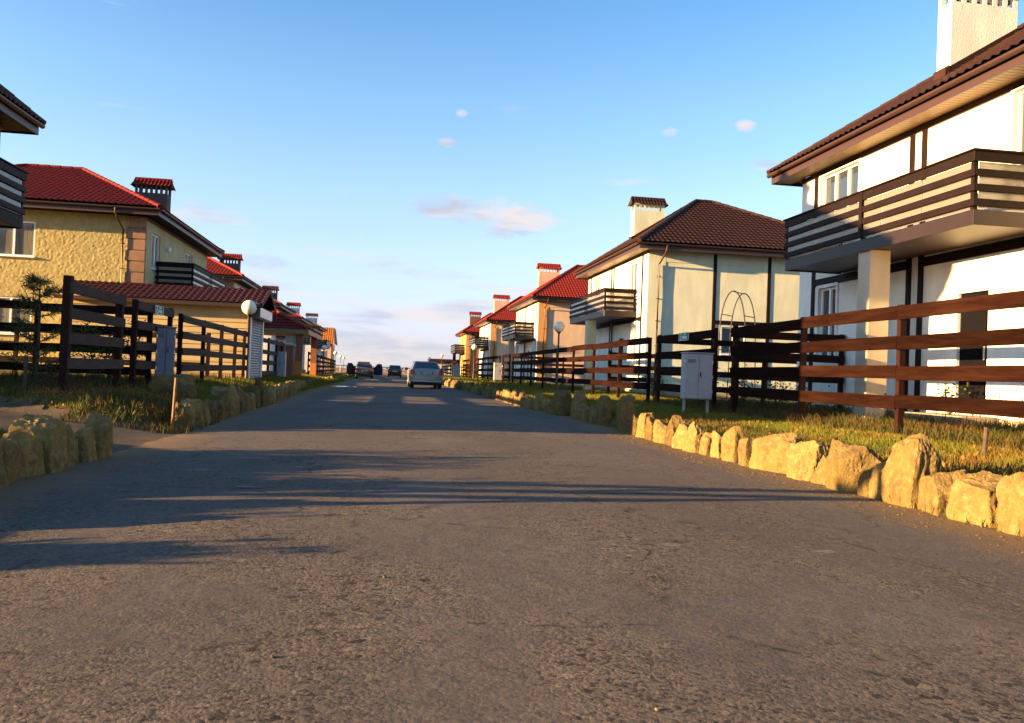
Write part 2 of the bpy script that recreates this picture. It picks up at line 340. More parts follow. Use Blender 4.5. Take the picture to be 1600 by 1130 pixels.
M['silver'] = mat('silver', (0.25, 0.28, 0.27), 0.3, metal=0.5, spec=0.6); M['darkpaint'] = mat('darkpaint', (0.045, 0.05, 0.05), 0.3, spec=0.6)
M['bluepaint'] = mat('bluepaint', (0.03, 0.04, 0.05), 0.3, spec=0.6); M['greenpaint'] = mat('greenpaint', (0.3, 0.34, 0.25), 0.4, spec=0.5)
M['carglass'] = glass_mat('carglass', (0.015, 0.018, 0.03), 1.7, 0.02); M['taillight'] = mat('taillight', (0.22, 0.012, 0.015), 0.2, spec=0.6)
M['plate'] = mat('plate', (0.6, 0.6, 0.58), 0.5)
def stucco(name, c, k=0.86): return mat(name, c, 0.9, tuple(x * k for x in c), 2.6, 0.5, 45, 0.12, bdist=0.016, stretch=(1, 1, .45), c3=tuple(x * .78 for x in c), scale3=.9)
M['cream'] = stucco('cream', (0.76, 0.745, 0.66)); M['cream_warm'] = stucco('cream_warm', (0.58, 0.60, 0.46))
M['pink'] = stucco('pink', (0.56, 0.40, 0.28)); M['orange'] = stucco('orange', (0.55, 0.27, 0.10)); M['ochre'] = stucco('ochre', (0.55, 0.33, 0.10)); M['peach'] = stucco('peach', (0.66, 0.47, 0.30))
M['olive'] = stucco('olive', (0.46, 0.41, 0.23)); M['beige'] = stucco('beige', (0.50, 0.42, 0.31)); M['greenish'] = stucco('greenish', (0.52, 0.54, 0.40)); M['grey_white'] = stucco('grey_white', (0.6, 0.6, 0.6))
M['plinth'] = mat('plinth', (0.36, 0.30, 0.20), 0.95, (0.28, 0.23, 0.16), 5, 0.6, 20, 0.1)
M['rubble'] = mat('rubble', (0.40, 0.33, 0.135), 0.95, (0.33, 0.265, 0.11), 5, 0.5, 30, 0.1, c3=(0.44, 0.37, 0.18), scale3=8)
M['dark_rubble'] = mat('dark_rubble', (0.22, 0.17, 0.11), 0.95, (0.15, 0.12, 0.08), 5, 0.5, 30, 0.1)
M['quoin'] = mat('quoin', (0.28, 0.175, 0.11), 0.92, (0.23, 0.14, 0.09), 4, 0.6, 30, 0.1, obj_var=0.15)
M['brick'] = mat('brick', (0.12, 0.075, 0.055), 0.9, (0.08, 0.055, 0.045), 25, 0.3, 40); M['brick_red'] = mat('brick_red', (0.26, 0.11, 0.06), 0.9, (0.2, 0.085, 0.05), 20, 0.3, 40)
M['brick_orange'] = mat('brick_orange', (0.55, 0.22, 0.05), 0.85, (0.45, 0.17, 0.04), 20)
def tile(name, c): return mat(name, c, 0.62, tuple(x * 0.7 for x in c), 9, 0.1, 60, 0.12)
M['tile_brown'] = tile('tile_brown', (0.036, 0.016, 0.011)); M['tile_red'] = tile('tile_red', (0.25, 0.026, 0.013)); M['tile_deepred'] = tile('tile_deepred', (0.15, 0.010, 0.008)); M['tile_dark'] = tile('tile_dark', (0.075, 0.04, 0.03))
M['tile_maroon'] = tile('tile_maroon', (0.085, 0.024, 0.023)); M['tile_orange'] = tile('tile_orange', (0.4, 0.14, 0.025))
M['siding'] = mat('siding', (0.48, 0.37, 0.19), 0.6, (0.44, 0.335, 0.17), 4, 0, spec=0.3, obj_var=0.05)
M['shutter'] = mat('shutter', (0.17, 0.16, 0.155), 0.45, spec=0.5)

# ------------------------------------------------------------------ ground, road, verges
def right_h(x, y):      # ground level right of the road
    t = max(0.0, x - 4.3); h = -0.12 + 0.32 * min(1, t / 0.25) + 0.03 * min(1, max(0, (x - 4.6) / 2.5)) + 0.12 * min(1, max(0, (x - 7.6) / 2.2))
    return h + 0.03 * mnoise.noise((x * 0.8, y * 0.8, 1.0))
def drive(x, y):        # 1 inside the dirt driveway on the left
    c = 10.3 + 0.55 * max(0, -x - 4.0); hw = 1.35 + 0.35 * max(0, 3.6 + x)
    return max(0.0, min(1.0, (hw + 0.5 - abs(y - c)) / 0.6)) if x < -2.3 else 0.0
def left_h(x, y):
    t = max(0.0, -x - 2.84); h = -0.10 + 0.26 * min(1, t / 0.3) + 0.27 * min(1, max(0, (-x - 3.1) / 1.7))
    if y > 45: h *= max(0.3, 1 - (y - 45) / 30)
    d = drive(x, y); h = h * (1 - d) + d * (-0.05 + 0.30 * min(1, t / 3.0))
    return h + 0.03 * mnoise.noise((x * 0.8, y * 0.8, 5.0)) * min(1, t * 3)
def grid_sheet(name, xs, ys, hf, m):
    V = [(x, y, hf(x, y)) for y in ys for x in xs]; n = len(xs)
    F = [(j * n + i, j * n + i + 1, (j + 1) * n + i + 1, (j + 1) * n + i) for j in range(len(ys) - 1) for i in range(n - 1)]
    o = link(name, mesh_np(name, V, F, m, True)); o['kind'] = 'structure'; return o
def fr(a, b, s): return list(np.arange(a, b + 1e-6, s))
g = MB(); g.quad((-3000, -400, -0.06), (3000, -400, -0.06), (3000, 6000, -0.06), (-3000, 6000, -0.06)); tag(g.build('ground', M['field']), kind='structure')
def road_h(x, y):
    return 0.02 - 0.0022 * (x - 0.7) ** 2 + 0.008 * mnoise.noise((x * 0.5, y * 0.35, 0)) + 0.006 * mnoise.noise((x * 1.6, y * 1.2, 3))
grid_sheet('road', fr(-4.0, 5.0, 0.25), fr(-12, 30, 0.3) + fr(31, 134, 1.0), road_h, M['asphalt'])
grid_sheet('verge', fr(4.1, 11, 0.23) + fr(11.5, 60, 3.0), fr(-12, 40, 0.35) + fr(41, 128, 1.5), right_h, M['soil'])
grid_sheet('verge', [-x for x in (fr(2.8, 10, 0.22) + fr(10.5, 60, 3.0))][::-1], fr(-12, 45, 0.35) + fr(46, 128, 1.5), left_h, M['soil'])
def driveway():
    V = []; F = []; ok = {}
    xs = fr(-12.0, -2.2, 0.2); ys = fr(6.0, 18.0, 0.2)
    def vid(i, j):
        if (i, j) not in ok:
            x = xs[i] + 0.08 * mnoise.noise((xs[i] * 3, ys[j] * 3, 0)); y = ys[j] + 0.12 * mnoise.noise((xs[i] * 3, ys[j] * 3, 7))
            ok[i, j] = len(V); V.append((x, y, max(left_h(x, y) + .03 * drive(x, y), road_h(x, y) - 0.012 * (x > -2.7)) + 0.006))
        return ok[i, j]
    for i in range(len(xs) - 1):
        for j in range(len(ys) - 1):
            if drive(xs[i] + 0.1, ys[j] + 0.1) > 0.55: F.append((vid(i, j), vid(i + 1, j), vid(i + 1, j + 1), vid(i, j + 1)))
    o = link('driveway', mesh_np('driveway', V, F, M['dirt'], True)); o['kind'] = 'structure'
driveway()
def blob_sheet(name, cx, cy, rx, ry, m, z=0.006, n=22):
    vs = [(cx, cy, road_h(cx, cy) + z)]
    for k in range(n):
        t = 2 * math.pi * k / n; r_ = 0.65 + 0.7 * abs(mnoise.noise((cx + math.cos(t) * 1.3, cy + math.sin(t) * 1.3, k * 0.21)))
        x, y = cx + rx * r_ * math.cos(t), cy + ry * r_ * math.sin(t); vs.append((x, y, road_h(x, y) + z))
    b = MB(); b.add(vs, [(0, k + 1, (k + 1) % n + 1) for k in range(n)]); o = b.build(name, m); o['kind'] = 'structure'; return o
for cx, cy, rx, ry in ((1.62, 4.55, .075, .06), (2.5, 4.42, .085, .055), (2.05, 4.5, .04, .03), (-1.6, 7.6, .16, .07), (-1.05, 6.6, .1, .05), (1.9, 9.0, .3, .06), (-1.3, 8.6, .18, .05)):
    blob_sheet('chalk_mark', cx, cy, rx, ry, M['smear'], 0.0015)
blob_sheet('puddle', -1.75, 42.0, 1.3, 1.3, M['puddle'], 0.01)

# ------------------------------------------------------------------ kerb stones
def stone_mesh(sx, sy, sz, seed, sub=3, lean=0.0):
    """angular broken rock: a polytope of random cuts, roughened"""
    import bmesh
    r_ = random.Random(seed); bm = bmesh.new(); bmesh.ops.create_icosphere(bm, subdivisions=sub, radius=1.0)
    pl = []
    for n in ((1, 0, 0), (-1, 0, 0), (0, 1, 0), (0, -1, 0), (0, 0, -1)):
        pl.append((Vector((n[0] + r_.uniform(-.16, .16), n[1] + r_.uniform(-.2, .2), n[2] + r_.uniform(-.05, .22))).normalized(), r_.uniform(.80, .98)))
    pl.append((Vector((r_.uniform(-.35, .35), r_.uniform(-.5, .5), 1)).normalized(), r_.uniform(.80, 1.0)))
    for k in range(8):
        a = r_.uniform(0, 2 * math.pi); e = r_.uniform(-.2, .95)
        pl.append((Vector((math.cos(a) * math.cos(e), math.sin(a) * math.cos(e), math.sin(e))), r_.uniform(.88, 1.14)))
    off = Vector((r_.uniform(-50, 50), r_.uniform(-50, 50), r_.uniform(-50, 50))); tx, ty = r_.uniform(-.12, .12), r_.uniform(-.2, .2)
    for v in bm.verts:
        d = v.co.normalized(); r0 = 9.0
        for n, q in pl:
            c = d.dot(n)
            if c > 1e-3: r0 = min(r0, q / c)
        p = d * min(r0, 1.35)
        s_ = .085 * mnoise.noise(p * 1.6 + off) + .055 * mnoise.noise(p * 3.7 + off) + .035 * mnoise.noise(Vector((p.x * 10, p.y * 10, p.z * 4)) + off)
        s_ -= .06 * max(0, mnoise.noise(p * 2.4 - off) - .15)
        if sub > 3: s_ += .022 * mnoise.noise(p * 17 + off)
        p += d * s_; t = (p.z + .9) / 1.8; p.x += tx * t; p.y += ty * t
        v.co = Vector((p.x * sx * .5, p.y * sy * .5, p.z * sz * .5))
    zmin = min(v.co.z for v in bm.verts); zmax = max(v.co.z for v in bm.verts); cx = sum(v.co.x for v in bm.verts) / len(bm.verts); cy = sum(v.co.y for v in bm.verts) / len(bm.verts)
    for v in bm.verts: v.co.z = (v.co.z - zmin) / (zmax - zmin) * (sz + 0.12) - 0.12; v.co.x -= cx; v.co.y -= cy
    me = bpy.data.meshes.new('stone'); bm.to_mesh(me); bm.free(); me.materials.append(M['sandstone'])
    me.polygons.foreach_set('use_smooth', [True] * len(me.polygons))
    try: me.set_sharp_from_angle(angle=R(22))
    except Exception: pass
    return me
SPARE = {}
def stones(label, rows, loc, group):
    root = empty('stone_border', loc, 0, label, 'stone border', group)
    for k, (x, y, h, ln, dp, full) in enumerate(rows):
        if full: me = stone_mesh(dp, ln * .91, h, int(1000 * y + 77 * x), 5 if y < 9 else 4 if y < 16 else 3)
        else:
            key = random.randrange(14)
            if key not in SPARE: SPARE[key] = stone_mesh(0.3, 0.5, 0.4, 500 + key, 3)
            me = SPARE[key]
        o = link('stone', me, root, (x - loc[0], y - loc[1], 0)); o.rotation_euler = (random.uniform(-.09, .09), random.uniform(-.08, .08), random.uniform(-.3, .3) + (math.pi if random.random() < .5 else 0))
        if not full: o.scale = (dp / 0.3, ln / 0.5, h / 0.4)
    return root
RS = [(4.36, 4.55, .5, .5, .34), (4.38, 5.10, .41, .50, .34), (4.36, 5.55, .35, .48, .36), (4.36, 5.98, .35, .44, .34), (4.31, 6.32, .60, .48, .34), (4.30, 6.66, .36, .30, .26), (4.26, 6.80, .28, .22, .22), (4.33, 7.22, .46, .62, .46), (4.27, 7.62, .30, .22, .2),
      (4.28, 7.98, .40, .5, .34), (4.32, 8.68, .43, .78, .4), (4.2, 9.2, .33, .34, .26), (4.2, 9.62, .43, .36, .22), (4.2, 10.08, .33, .34, .22), (4.17, 10.4, .29, .3, .2), (4.13, 10.78, .41, .34, .22), (4.14, 11.2, .38, .34, .22),
      (4.17, 11.75, .44, .4, .22), (4.17, 12.18, .35, .42, .26), (4.17, 12.62, .37, .4, .24), (4.18, 13.1, .42, .38, .22), (4.22, 13.75, .38, .34, .2), (4.28, 14.5, .66, .5, .3), (4.38, 16.4, .60, .44, .28), (4.3, 16.85, .38, .46, .26),
      (4.28, 17.5, .32, .4, .22), (4.3, 18.1, .36, .5, .26), (4.36, 18.75, .63, .55, .32), (4.24, 19.9, .62, .62, .4), (4.16, 20.6, .34, .48, .24), (4.1, 21.3, .32, .48, .24), (4.05, 21.95, .44, .46, .24), (4.02, 22.6, .34, .5, .24)]
rows = [(*r_, True) for r_ in RS]; y = 23.1
while y < 54:
    if not 51.5 < y < 52.6: rows.append((4.0 - (y - 23) * 0.004 + random.uniform(-.04, .04), y, random.choice((.3, .34, .38, .42, .5)), random.uniform(.4, .6), .26, False))
    y += random.uniform(.42, .62)
stones('long sunlit row of rough yellow kerb stones beside the verge of the cream houses', rows[:25], (4.2, 4, 0), 'rows of kerb stones')
stones('farther row of upright kerb stones by the dark fence, running back to the silver car', rows[25:], (4.2, 17.2, 0), 'rows of kerb stones')
rows = []; y = 55.0
while y < 118: rows.append((3.9, y, random.choice((.3, .36, .42)), random.uniform(.6, .9), .3, False)); y += random.uniform(.7, 1.0)
stones('far row of small kerb stones beyond the silver car towards the end of the street', rows, (3.9, 55, 0), 'rows of kerb stones')
LS = [(-2.86, 4.9, .36, .5, .3), (-2.84, 5.4, .42, .5, .32), (-2.84, 5.9, .36, .5, .3), (-2.86, 6.35, .34, .44, .3), (-2.88, 6.78, .33, .4, .3), (-2.88, 7.12, .35, .4, .3), (-2.86, 7.42, .46, .42, .42), (-2.80, 7.74, .38, .26, .26), (-2.84, 7.98, .28, .3, .26), (-2.76, 8.2, .31, .26, .22), (-2.74, 8.48, .43, .32, .26)]
stones('short row of brown kerb stones before the dirt driveway, with one big pointed stone', [(*r_, True) for r_ in LS], (-2.8, 4.5, 0), 'rows of kerb stones')
LS2 = [(-2.84, 12.2, .38, .28, .24), (-2.84, 12.55, .42, .34, .26), (-2.82, 12.95, .40, .4, .26), (-2.82, 13.45, .38, .46, .26), (-2.82, 14.0, .36, .5, .26), (-2.84, 14.65, .33, .6, .28), (-2.88, 15.4, .46, .5, .28), (-2.86, 15.95, .55, .44, .3), (-2.86, 16.7, .56, .46, .3), (-2.86, 17.3, .38, .46, .26), (-2.84, 18.0, .35, .5, .26), (-2.88, 18.7, .52, .5, .3),
       (-2.86, 19.6, .62, .5, .3), (-2.84, 20.4, .40, .5, .26), (-2.86, 21.2, .42, .55, .28), (-2.88, 22.2, .40, .55, .26), (-2.92, 23.2, .42, .55, .28), (-2.96, 24.3, .46, .6, .3), (-3.0, 25.4, .42, .6, .28)]
rows = [(*r_, True) for r_ in LS2]; y = 26.2
while y < 33: rows.append((-3.1 - (y - 26) * .02, y, random.choice((.36, .42, .46)), random.uniform(.5, .65), .3, False)); y += random.uniform(.5, .7)
stones('row of tall brown kerb stones behind the thin rusty stake, below the garage', rows, (-2.85, 12, 0), 'rows of kerb stones')
rows = []; y = 37.5
while y < 100: rows.append((-3.45 - (y - 37) * .006, y, random.choice((.28, .34, .4)), random.uniform(.6, .85), .3, False)); y += random.uniform(.65, .95)
stones('far row of low kerb stones past the brick gate pillars towards the dark car', rows, (-3.4, 37, 0), 'rows of kerb stones')
def boulder(x, y, sx, sy, sz, seed, label, zf):
    o = link('boulder', stone_mesh(sx, sy, sz, seed, 4), None, (x, y, zf(x, y) - 0.03)); tag(o, label, 'boulder', 'loose boulders'); return o
boulder(-4.1, 16.9, .75, .8, .42, 91, 'largest rounded boulder lying below the grey cabinet near the garage', left_h)
boulder(-3.75, 16.3, .4, .4, .28, 92, 'small boulder touching the foot of the big rounded boulder', left_h)
boulder(-3.5, 18.4, .5, .6, .25, 93, 'low flat boulder behind the kerb stones near the garage fence', left_h)
boulder(6.0, 20.4, .7, .9, .16, 94, 'flat grey stone slab in the shaded grass by the grey cabinet', right_h)

# ------------------------------------------------------------------ roofs
def roof_sheet(mb, E0, E1, A0, A1, per=0.2, amp=0.034, step=0.35, spp=5, lift=0.045):
    E0, E1, A0, A1 = map(Vector, (E0, E1, A0, A1)); e = (E1 - E0); Le = e.length; e.normalize()
    s_ = (A0 - E0) - e * (A0 - E0).dot(e); vm = s_.length; s_.normalize(); n = e.cross(s_)
    if n.z < 0: n = -n
    a0, a1 = (A0 - E0).dot(e), (A1 - E0).dot(e)
    us = np.arange(0, Le + per / spp * .5, per / spp); us[-1] = Le
    rows = []
    k = 0
    while k * step < vm:
        rows.append((k * step, lift)); rows.append((min((k + 1) * step, vm), 0.004)); k += 1
    vs = []; fs = []; nu = len(us)
    for v, h in rows:
        l, r_ = a0 * v / vm, Le + (a1 - Le) * v / vm
        for u in us:
            uc = min(max(u, l), r_)
            w = amp * (1 + math.cos(2 * math.pi * uc / per)) * 0.5
            vs.append(tuple(E0 + e * uc + s_ * v + n * (h + w)))
    for j in range(len(rows) - 1):
        v0, v1 = rows[j][0], rows[j + 1][0]
        l = min(a0 * v0 / vm, a0 * v1 / vm); r_ = max(Le + (a1 - Le) * v0 / vm, Le + (a1 - Le) * v1 / vm)
        for i in range(nu - 1):
            if us[i + 1] <= l or us[i] >= r_: continue
            fs.append((j * nu + i, j * nu + i + 1, (j + 1) * nu + i + 1, (j + 1) * nu + i))
    mb.add(vs, fs); return mb
def wall_holes(mb, pt, w0, w1, z0, z1, holes, depth):
    """wall in a plane: pt(a, z, d) gives the point at along-coordinate a, height z, depth d inwards"""
    A = sorted({w0, w1, *[h[0] for h in holes], *[h[1] for h in holes]}); Z = sorted({z0, z1, *[h[2] for h in holes], *[h[3] for h in holes]})
    for i in range(len(A) - 1):
        for j in range(len(Z) - 1):
            ca, cz = (A[i] + A[i + 1]) / 2, (Z[j] + Z[j + 1]) / 2
            if any(h[0] < ca < h[1] and h[2] < cz < h[3] for h in holes): continue
            mb.quad(pt(A[i], Z[j], 0), pt(A[i + 1], Z[j], 0), pt(A[i + 1], Z[j + 1], 0), pt(A[i], Z[j + 1], 0))
    for a0, a1, h0, h1 in holes:
        mb.quad(pt(a0, h0, 0), pt(a1, h0, 0), pt(a1, h0, depth), pt(a0, h0, depth)); mb.quad(pt(a0, h1, 0), pt(a1, h1, 0), pt(a1, h1, depth), pt(a0, h1, depth))
        mb.quad(pt(a0, h0, 0), pt(a0, h1, 0), pt(a0, h1, depth), pt(a0, h0, depth)); mb.quad(pt(a1, h0, 0), pt(a1, h1, 0), pt(a1, h1, depth), pt(a1, h0, depth))

# ------------------------------------------------------------------ houses
def bx(mb, axis, a0, a1, d0, d1, z0, z1, c=0.0):
    """box along wall axis: 'v' = street wall (along v, depth u), 'u' = side wall (along u, depth v)"""
    if axis == 'v': mb.box(d0, d1, a0, a1, z0, z1, c)
    else: mb.box(a0, a1, d0, d1, z0, z1, c)
def house(cy, wallX, side, z0, label, near=2, **K):
    """local axes: u = depth away from the street wall, v = along the street, z up"""
    root = empty('house', (wallX, cy, z0), 0, label, 'house', K.get('group', 'houses along the street'))
    tf = lambda u, v, z: (side * u, v, z)
    flip = side < 0
    nb = lambda: MB(tf, flip)
    Lh = K.get('L', 10.2); D = K.get('D', 9.8); h = Lh / 2; EZ = 6.15
    wall_m, side_m, pil_m = M[K['wall']], M[K.get('flank', K['wall'])], M[K.get('pil', K.get('flank', K['wall']))]
    roof_m = M[K['roof']]; base = -1.0 if near < 2 else 0.1
    # --- openings
    sw = K.get('street_win', [(-3.85, -2.45, 4.35, 5.92, 3), (2.45, 3.85, 4.35, 5.92, 3), (-3.95, -3.15, 1.6, 3.28, 2), (3.15, 3.95, 1.6, 3.28, 2)])
    nw = K.get('near_win', []); door = K.get('door', (-1.85, -1.05, 0.55, 2.72))
    rc = 0.02                                                # side panels sit back behind corner strips
    w = nb()
    holes = [q[:4] for q in sw] + ([door] if door else [])
    wall_holes(w, lambda a, z, d: (d, a, z), -h, h, base, EZ, holes, 0.14)
    w.build('wall', wall_m, root)
    w = nb()
    if not K.get('rubble'): wall_holes(w, lambda a, z, d: (a, -h + rc + d, z), 0.0, D, base, EZ, [q[:4] for q in nw], 0.14)
    w.quad((0, h - rc, base), (D, h - rc, base), (D, h - rc, EZ), (0, h - rc, EZ)); w.quad((D, -h, base), (D, h, base), (D, h, EZ), (D, -h, EZ))
    w.build('wall', side_m, root)
    # --- corner strips, top band on the near side
    if not K.get('rubble'):
        pw = K.get('pilw', 0.72)
        t = nb(); t.box(0.003, pw, -h, -h + rc - 0.002, base, EZ); t.build('corner_strip', pil_m, root)
        t = nb(); t.box(pw, D, -h + 0.004, -h + rc - 0.002, 5.72, EZ); t.build('top_band', side_m, root)
        for u in K.get('side_beams', (2.75, 5.1, 7.45)):
            t = nb(); t.box(u, u + 0.15, -h - 0.01, -h + rc - 0.002, base, EZ - .004, 0.006 if near > 1 else 0); t.build('beam', M['timber'], root)
        if K.get('side_rail', True):
            t = nb(); t.box(2.903, 5.097, -h - 0.006, -h + rc - 0.002, 3.3, 3.46); t.build('beam', M['timber'], root)
    else: rubble_wall(root, tf, flip, -h, D, base, EZ, nw, K, near)
    # --- street wall timbers
    if K.get('timbers', True):
        dbl = K.get('dbl', 0.25)
        for v in (-h + 0.66, dbl - 0.26, dbl + 0.12, h - 0.8):
            t = nb(); t.box(-0.03, -0.002, v, v + 0.15, base if v != 0 else base, EZ - 0.02, 0.004); t.build('beam', M['timber'], root)
        t = nb(); t.box(-0.026, -0.002, -h + 0.815, dbl - 0.265, 3.34, 3.52); t.box(-0.026, -0.002, dbl + 0.275, h - 0.805, 3.34, 3.52); t.build('beam', M['timber'], root)
    # --- plinth
    if near > 1:
        t = nb(); t.box(-0.05, -0.003, -h - 0.05, h + 0.05, 0.0, 0.5, 0.01); t.box(0, D, -h - 0.05, -h - 0.003, 0.0, 0.5, 0.01); t.build('plinth', M['plinth'], root)
    # --- windows
    def window(axis, a0, a1, h0, h1, n, pm=K.get('pane', 'glass')):
        pt = (lambda a, d, z: (d, a, z)) if axis == 'v' else (lambda a, d, z: (a, -h + rc + d, z))
        o0 = 0.0 if axis == 'v' else -h + rc
        f = nb(); fw = 0.05
        bx(f, axis, a0, a1, o0 + .06, o0 + .12, h0, h0 + fw); bx(f, axis, a0, a1, o0 + .06, o0 + .12, h1 - fw, h1)
        bx(f, axis, a0, a0 + fw, o0 + .06, o0 + .12, h0 + fw, h1 - fw); bx(f, axis, a1 - fw, a1, o0 + .06, o0 + .12, h0 + fw, h1 - fw)
        for k in range(1, n):
            a = a0 + (a1 - a0) * k / n; bx(f, axis, a - .035, a + .035, o0 + .055, o0 + .115, h0 + fw, h1 - fw)
        F_ = f.build('window', M['pvc'], root)
        for k in range(n):
            p0, p1 = a0 + (a1 - a0) * k / n + .05, a0 + (a1 - a0) * (k + 1) / n - .05
            g_ = nb(); g_.quad(pt(p0, .10, h0 + .05), pt(p1, .10, h0 + .05), pt(p1, .10, h1 - .05), pt(p0, .10, h1 - .05)); g_.build('pane', M[pm], F_)
        s_ = nb(); bx(s_, axis, a0 - .05, a1 + .05, o0 - .06, o0 + .06, h0 - .05, h0 - .003, 0.006); s_.build('sill', M['pvc'], F_)
        if K.get('surround') and axis == 'v':
            s_ = nb()
            for q0, q1, r0, r1 in ((a0 - .08, a0, h0 - .08, h1 + .08), (a1, a1 + .08, h0 - .08, h1 + .08), (a0, a1, h1, h1 + .08)): bx(s_, axis, q0, q1, -.035, -.002, r0, r1, .006)
            s_.build('surround', M[K['surround']], F_)
    for q in sw: window('v', *q)
    for q in nw: window('u', *q)
    if door:
        d = nb(); d.box(0.06, 0.11, door[0] + .001, door[1] - .001, door[2], door[3] - .001); d.box(0.045, 0.06, door[0] + .1, door[1] - .1, door[2] + 1.15, door[3] - .15, .01); d.box(0.045, 0.06, door[0] + .1, door[1] - .1, door[2] + .2, door[2] + 1.0, .01)
        d = d.build('door', M['door'], root)
        hd = nb(); hd.box(0.0, 0.05, door[0] + .07, door[0] + .11, door[2] + .95, door[2] + 1.2, .008); hd.build('handle', M['steel'], d)
        t = nb(); t.box(-0.75, -0.055, door[0] - .4, door[1] + .4, 0.05, 0.53, 0.015); t.build('step', M['plinth'], root)
    # --- eaves: soffit, fascia, gutter
    OV, OE = K.get('OV', 0.55), 0.58; u0, u1, v0, v1 = -OV, D + OV, -h - OE, h + OE
    if near == 3:
        sf = nb(); sf.box(0.001, u1, v0, -h + rc, EZ, EZ + .03); sf = sf.build('soffit', M['soffit'], root)
        me = MB(tf, flip); me.box(u0 + .03, -0.03, -0.055, 0.055, EZ + .002, EZ + .03, 0.008); me = me.mesh('plank', M['soffit'])
        v = v0 + .08
        while v < v1: link('plank', me, sf, (0, v, 0)); v += 0.118
        bk = nb(); bk.box(u0 + .02, 0.0, v0, v1, EZ + .034, EZ + .05); bk.build('backing', M['gutter'], sf)
    else:
        sf = nb()
        if near == 2:
            v = v0 + .05
            while v < v1 - .1: sf.box(u0 + .03, -.005, v, v + .105, EZ, EZ + .03); v += .12
            sf.box(u0 + .03, -0.005, v0, v1, EZ + .012, EZ + .03)
        else: sf.box(u0, 0, v0, v1, EZ, EZ + .03)
        sf.box(0.001, u1, v0, -h + rc, EZ, EZ + .03); sf.box(0.001, u1, h - rc, v1, EZ, EZ + .03); sf.build('soffit', M[K.get('soffit', 'soffit')], root)  # left row passes dark timber here, eave shade put into the soffit colour
    fa = nb(); fa.box(u0 - .02, u0, v0, v1, EZ - .03, EZ + .20); fa.box(u0, u1, v0 - .02, v0 - .001, EZ - .03, EZ + .20); fa.box(u0, u1, v1 + .001, v1 + .02, EZ - .03, EZ + .20); fa.box(u1 + .001, u1 + .02, v0, v1, EZ - .03, EZ + .2)
    fa.build('fascia', M[K.get('fascia', 'gutter')], root)
    wt = nb(); wt.box(-.035, -.003, -h, h, EZ - .12, EZ - .002); wt.build('cornice', M['gutter'], root)
    gu = nb(); prof = [(math.cos(t) * .065, -abs(math.sin(t)) * .075) for t in np.linspace(math.pi, 2 * math.pi, 7)]
    def gutter(fix, a0, a1, along):
        rings = []
        for a in (a0, a1):
            out = [(fix + (p if True else 0), EZ + .20 + q) for p, q in prof] + [(fix + p * .85, EZ + .20 + q * .85) for p, q in prof[::-1]]
            rings.append([(x_, a, z_) if along == 'v' else (a, x_, z_) for x_, z_ in out])
        gu.loft(rings)
    gutter(u0 - .09, v0 - .02, v1 + .02, 'v'); gutter(v0 - .09, u0 - .1, u1, 'u'); gu.build('gutter', M[K.get('fascia', 'gutter')], root)
    # --- roof
    RZ = K.get('RZ', 9.4); ua, ub = K.get('ridge', (3.75, 5.2)); ez = EZ + .23; uo, vo0, vo1, ur = u0 - .08, v0 - .08, v1 + .08, u1 + .08
    A0, A1 = (ua, 0, RZ), (ub, 0, RZ); spp = {3: 7, 2: 6, 1: 4, 0: 3}[near]; per = 0.21 if near > 0 else 0.3
    for E0, E1, T0, T1 in (((uo, vo1, ez), (uo, vo0, ez), A0, A0), ((uo, vo0, ez), (ur, vo0, ez), A0, A1), ((ur, vo0, ez), (ur, vo1, ez), A1, A1), ((ur, vo1, ez), (uo, vo1, ez), A1, A0)):
        r_ = roof_sheet(nb(), E0, E1, T0, T1, per=per, spp=spp); r_.build('roof_slope', roof_m, root, smooth=near > 1)
    cap = nb()
    for p, q in (((uo, vo0, ez), A0), ((uo, vo1, ez), A0), ((ur, vo0, ez), A1), ((ur, vo1, ez), A1), (A0, A1)):
        p, q = Vector(p), Vector(q); L_ = (q - p).length; n = max(2, int(L_ / 0.42))
        for k in range(n):
            a, b = p.lerp(q, k / n), p.lerp(q, (k + 1.06) / n); cap.cyl(a + Vector((0, 0, .03)), b + Vector((0, 0, .03)), .10, .085, 8)
    cap.build('ridge_cap', roof_m, root, smooth=True)
    # --- chimney
    cu, cv, cw, cl = K.get('chim', (0.75, 0.55, 1.45, 0.65)); ct = K.get('chim_top', 9.35)
    cm = M[K.get('chim_mat', K.get('flank', K['wall']))]
    c = nb(); c.box(cu, cu + cw, cv - cl / 2, cv + cl / 2, 6.6, ct - .46)
    np_ = 7; gap = 0.13                                       # piers between the smoke openings
    for k in range(np_):
        a = cu + (cw - .09) * k / (np_ - 1); c.box(a, a + .09, cv - cl / 2, cv - cl / 2 + .1, ct - .46, ct - .19)
        if k in (0, np_ - 1): c.box(a, a + .09, cv + cl / 2 - .1, cv + cl / 2, ct - .46, ct - .19)
    c.box(cu - .02, cu + cw + .02, cv - cl / 2 - .02, cv + cl / 2 + .02, ct - .19, ct - .14); c = c.build('chimney', cm, root)
    t = nb(); x0, x1, y0, y1 = cu - .1, cu + cw + .1, cv - cl / 2 - .1, cv + cl / 2 + .1; zt = ct + .18; zb = ct - .2
    roof_sheet(t, (x0, y0, zb), (x1, y0, zb), (x0 + .03, cv, zt), (x1 - .03, cv, zt), per=.15, spp=6, step=.3, amp=.03); roof_sheet(t, (x1, y1, zb), (x0, y1, zb), (x1 - .03, cv, zt), (x0 + .03, cv, zt), per=.15, spp=6, step=.3, amp=.03)
